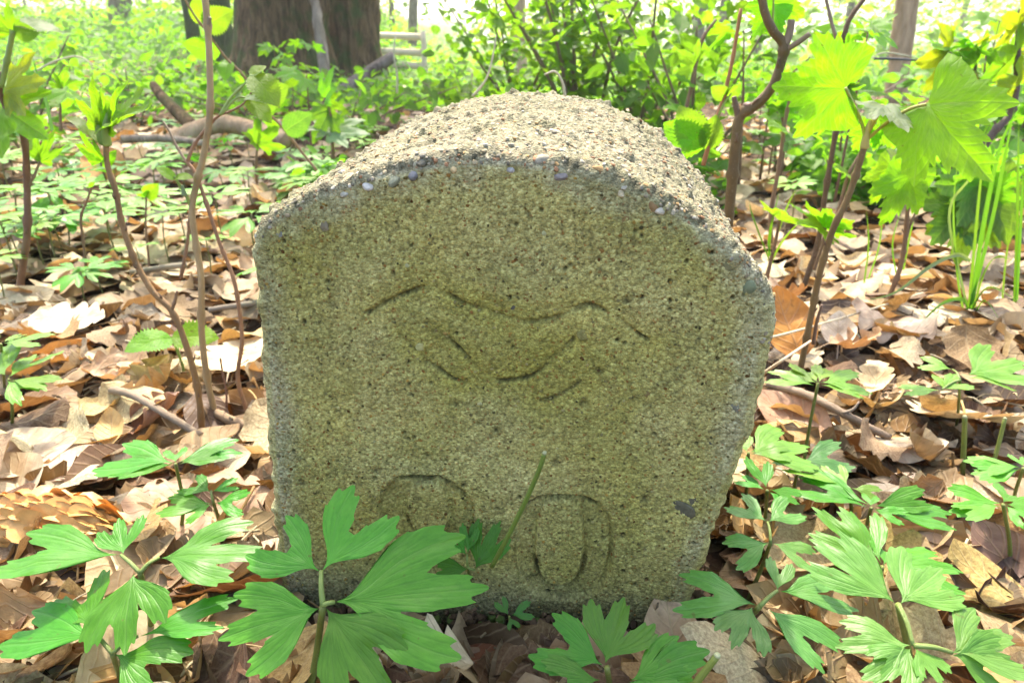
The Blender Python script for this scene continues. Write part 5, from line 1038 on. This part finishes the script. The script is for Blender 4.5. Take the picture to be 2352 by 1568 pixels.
# ---------------------------------------------------------------- grass tufts
def blade(t, pts, w, col):
    P = catmull([at(px, py, Y) for px, py, Y in pts], 6); n = len(P); T = np.gradient(P, axis=0); T /= np.linalg.norm(T, axis=1)[:, None]
    sd = np.cross(T, [0.25, -1, .3]); sd /= np.linalg.norm(sd, axis=1)[:, None]; v = np.linspace(0, 1, n); ww = (w * np.minimum(1, (1 - v) * 2.2 + .04))[:, None]
    nn = np.cross(sd, T); V = np.stack([P - sd * ww, P - nn * ww * .35, P + sd * ww], 1).reshape(-1, 3)
    L = np.stack([np.tile([-1, 0, 1.0], n), np.repeat(v, 3), np.tile([0, .4, 0.0], n)], 1)
    part('blade', piece(V, grid_quads(n, 3), L, col), M['grass'], t)
G1 = (.10, .22, .02); G2 = (.14, .25, .03)
def tuft(label, blades, base, group=None):
    t = thing('grass_tuft', label, 'grass', at(*base), group)
    for pts, w, c in blades: blade(t, pts, w, c)
tuft('tall grass tuft with long upright and arching blades near the picture edge', [
    ([(2226, 745, .72), (2240, 640, .72), (2262, 500, .72), (2300, 330, .72), (2352, 230, .72)], .0032, G1), ([(2222, 745, .72), (2235, 600, .72), (2252, 420, .72), (2268, 300, .72)], .0020, G2),
    ([(2230, 600, .72), (2200, 585, .70), (2140, 610, .66), (2060, 670, .62), (1990, 690, .60)], .0020, (.15, .22, .12)), ([(2224, 740, .72), (2215, 690, .71), (2160, 700, .68), (2080, 780, .64)], .0020, G1),
    ([(2230, 740, .72), (2255, 640, .72), (2290, 590, .70), (2352, 610, .66)], .0018, G2), ([(2218, 740, .72), (2200, 640, .72), (2190, 480, .72), (2205, 330, .72)], .0014, G2), ([(2230, 700, .72), (2280, 500, .73), (2310, 350, .73), (2330, 250, .73)], .0026, G1),
    ([(2234, 730, .72), (2262, 690, .71), (2300, 740, .68)], .0013, G2), ([(2220, 700, .72), (2180, 500, .72), (2220, 420, .71), (2262, 390, .70)], .0018, (.14, .21, .11)), ([(2222, 730, .72), (2270, 660, .71), (2352, 700, .68)], .0013, G2)], (2226, 750, .72))
tuft('tall grass blades at the very edge beside the picture border', [([(2330, 700, .74), (2335, 560, .74), (2338, 400, .74), (2340, 280, .74)], .0022, G1), ([(2335, 690, .74), (2345, 500, .74), (2352, 380, .74)], .0022, G1), ([(2300, 720, .74), (2310, 600, .74), (2330, 470, .74)], .0014, G2)], (2330, 705, .74))
tuft('fine grass blades growing close to the stone edge', [([(1770, 600, .72), (1785, 540, .72), (1810, 470, .72), (1832, 430, .72)], .0012, G2), ([(1765, 590, .72), (1772, 520, .72), (1790, 440, .72)], .0012, G1), ([(1772, 600, .72), (1800, 550, .72), (1845, 500, .71)], .0012, G2), ([(1775, 605, .72), (1765, 560, .72), (1772, 500, .72)], .0009, G1), ([(1768, 600, .72), (1730, 500, .74), (1720, 460, .75)], .001, G1)], (1770, 604, .72))
tuft('thin grass blades between the leaning sapling and the bent stem', [([(1985, 650, .74), (1995, 560, .74), (1990, 480, .74)], .0011, G1), ([(2075, 620, .74), (2090, 540, .74), (2120, 400, .74)], .0012, G2), ([(1995, 640, .74), (2020, 560, .74), (2030, 450, .74)], .001, G2), ([(2060, 640, .74), (2050, 560, .74), (2070, 480, .74)], .001, G1)], (2000, 655, .74))
tuft('slim dark green grass blade crossing the lobed leaves near the top corner', [([(120, 300, .9), (105, 230, .9), (85, 170, .9), (75, 130, .9)], .002, (.06, .13, .06))], (120, 330, .9))

# ---------------------------------------------------------------- the anemones and seedlings scattered farther off
def copytree(src, loc, rz, s, label, group):
    c = src.copy(); C.objects.link(c); c.location = loc; c.rotation_euler = (rnd.gauss(0, .08), rnd.gauss(0, .08), rz); c.scale = (s, s, s); c['label'] = label; c['group'] = group
    for ch in src.children:
        d = ch.copy(); C.objects.link(d); d.parent = c
    return c
def proto_anemone(x, y, h, ll, label, group, col, seed):
    r = random.Random(seed); P0 = np.array([x, y, float(tz(x, y)) - .003]); t = thing('wood_anemone', label, 'plant', P0, group); top = P0 + [0, 0, h]
    part('stem', tube([P0, P0 + [.003, 0, h * .5], top], .0011, .0008, 6, 3, tint=(.16, .16, .05)), M['stalk'], t)
    for k in range(5):
        a = k * 1.2566 + r.uniform(-.2, .2); d = np.array([math.cos(a), math.sin(a), r.uniform(-.15, .25)]); L, tm = lob(2 if k % 2 else 3, r)
        p = lobed_leaf(L, tm, .45, .08, 2, 5, seed + k, r.uniform(.05, .3), .15, .03, np.array(col) * r.uniform(.9, 1.1), .9, 2.0, 4.0)
        part('leaf', xf(p, frame(d, [0, 0, 1]), top + d * .004, ll), M['anemone'], t)
    return t
def spot(o):
    d = np.array(o.location) - CO; return np.array([1176 + F * d[0] / (d @ FW), 784 - F * (d @ UP) / (d @ FW)])
ORD = ['nearest', 'second nearest', 'third nearest', 'fourth nearest', 'fifth nearest', 'sixth nearest', 'seventh nearest', 'eighth nearest', 'ninth nearest', 'tenth nearest', 'eleventh nearest', 'twelfth nearest']
def name_by_landmark(objs, marks, fmt):
    by = {}
    for o in objs:
        p = spot(o); m = min(marks, key=lambda q: np.hypot(*(p - np.array(q[1])))); by.setdefault(m[0], []).append((np.hypot(*(p - np.array(m[1]))), o))
    for m, l in by.items():
        for k, (d, o) in enumerate(sorted(l, key=lambda q: q[0])):
            if k < 12: o['label'] = fmt.format(ORD[k], m); continue
            for ch in list(o.children): bpy.data.objects.remove(ch)
            bpy.data.objects.remove(o)
LBLA = 'small bright wood anemone standing in the dry leaves among the saplings on the canes side'
GRA = 'small anemones scattered among the leaves'
protos = [proto_anemone(-.62, .86, .06, .036, LBLA, GRA, (.12, .28, .018), 3), proto_anemone(-.45, .95, .07, .032, LBLA, GRA, (.15, .29, .03), 9), proto_anemone(-.75, 1.05, .05, .038, LBLA, GRA, (.10, .26, .025), 15)]
n_ = 0; scat = list(protos)
while n_ < 125:
    y = .72 * (2.1 / .72)**rnd.random(); x = -rnd.uniform(.16, .72) * (y + .05)
    if in_stone(x, y, .05) or (y < .95 and x < -.5 and rnd.random() < .4): continue
    scat.append(copytree(protos[n_ % 3], (x, y, float(tz(x, y))), rnd.uniform(0, 6.28), rnd.uniform(.7, 1.25) * (1 + .15 * (y - .7)), LBLA, GRA)); n_ += 1
MARKS = [('the bent dark sapling', (50, 600)), ('the see-through brown leaf', (170, 620)), ('the top of the bent dark sapling', (30, 330)), ('the orange-backed dry leaf', (242, 400)), ('the bursting green bud', (240, 300)), ('the bristly raspberry cane', (460, 480)), ('the knee-high green shoot', (140, 300)), ('the thick fallen branch', (480, 330)), ('the shoot beside the stone shoulder', (760, 350)), ('the stone shoulder', (640, 440)), ('the leafy shoot before the fallen branch', (590, 390)), ('the short grey stick behind the canes', (560, 640)), ('the straight slender brown shoot', (340, 560))]
name_by_landmark(scat, MARKS, 'the {0} of the small scattered anemones to {1}')
LBLB = 'small lime wood anemone in the dry leaves beyond the grass and saplings beside the stone'
scat = []
for k in range(26):
    y = rnd.uniform(1.0, 2.4); x = rnd.uniform(.30, .8) * (y + .05)
    scat.append(copytree(protos[k % 3], (x, y, float(tz(x, y))), rnd.uniform(0, 6.28), rnd.uniform(.7, 1.2), LBLB, 'small anemones beyond the saplings'))
name_by_landmark(scat, [('the stout cut sapling', (1690, 420)), ('the leaning sapling head', (1985, 340)), ('the straight dark stem', (1880, 480)), ('the bent brown stem', (2070, 560)), ('the tall grass tuft', (2240, 500)), ('the shaded maple leaves', (2280, 500))], 'the {0} of the small lime anemones to {1}')
def proto_seedling(x, y, h, label, group, cols, seed, ll=.05):
    r = random.Random(seed); P0 = np.array([x, y, float(tz(x, y)) - .003]); t = thing('maple_seedling', label, 'seedling', P0, group); top = P0 + [r.uniform(-.02, .02), r.uniform(-.02, .02), h]
    part('stem', tube([P0, P0 * .5 + top * .5 + [r.uniform(-.015, .015), 0, 0], top], .0030, .0016, 7, 4, rough=.05, nodes=.05, tint=(.16, .09, .05)), M['twig'], t)
    for k in range(6):
        a = k * 1.05 + r.uniform(-.2, .2); d = np.array([math.cos(a), math.sin(a), r.uniform(-.3, .5)]); q = top - np.array([0, 0, .35 * h * (k > 3)])
        p = lobed_leaf(MAPLE, 128, .38, .1, 2, 5, seed + k, r.uniform(.05, .25), .15, .05, np.array(cols[k % len(cols)]), 0, 1.25, 5.0); e = q + d * .03
        part('leaf_stalk', tube([q, e], .0009, .0007, 5, 3, tint=(.3, .3, .06)), M['stalk'], t)
        part('leaf', xf(p, frame(d + [0, 0, -.3], [r.uniform(-.3, .3), -.5, .8]), e, ll * r.uniform(.7, 1.1)), M['young'], t)
    return t
LBS = 'slender maple seedling with yellow-green lobed leaves in the sunny undergrowth behind the stone'
GRS = 'maple seedlings in the undergrowth'
sp_ = [proto_seedling(.95, 1.5, .26, LBS, GRS, [YL, YG], 1), proto_seedling(.62, 1.7, .2, LBS, GRS, [YG, LG, YL], 2), proto_seedling(1.2, 1.9, .32, LBS, GRS, [YL, YL, YG], 3)]
scat = list(sp_)
for k in range(40):
    y = rnd.uniform(1.15, 3.6); x = (rnd.uniform(.22, .78) if k % 3 else -rnd.uniform(.25, .78)) * y
    if .47 < x / y < .60: x -= .16 * y
    scat.append(copytree(sp_[k % 3], (x, y, float(tz(x, y))), rnd.uniform(0, 6.28), rnd.uniform(.6, 1.0), LBS, GRS))
name_by_landmark(scat, [('the twin trunks', (720, 230)), ('the mossy trunks', (480, 200)), ('the thick fallen branch', (480, 310)), ('the far grey trunk', (276, 200)), ('the bent dark sapling', (60, 330)), ('the stout cut sapling', (1700, 330)), ('the straight dark stem', (1915, 330)), ('the tan trunk', (2060, 220)), ('the tall grass tuft', (2290, 350)), ('the forked golden sapling', (2240, 300)), ('the bent brown stem', (2080, 430))], 'the {0} yellow-green maple seedling to {1}')

# ---------------------------------------------------------------- added pale volume standing in for overexposure and lens flare in the far wood
def flare_box(x0, x1, y0, y1, z0, z1, dens):
    V = [(x, y, z) for z in (z0, z1) for y in (y0, y1) for x in (x0, x1)]
    Q = [(0, 2, 3, 1), (4, 5, 7, 6), (0, 1, 5, 4), (2, 6, 7, 3), (0, 4, 6, 2), (1, 3, 7, 5)]
    m, n, l = newmat('flare_volume'); v = n.new('ShaderNodeVolumePrincipled'); v.inputs['Color'].default_value = (.95, 1, .88, 1); v.inputs['Density'].default_value = dens
    v.inputs['Anisotropy'].default_value = .3
    l.new(v.outputs[0], n.new('ShaderNodeOutputMaterial').inputs['Volume'])
    o = obj('flare_veil', mesh('flare_veil', piece(V, Q), m)); o['kind'] = 'stuff'
flare_box(-230, 230, -4, 310, -2.5, 12, .0042)
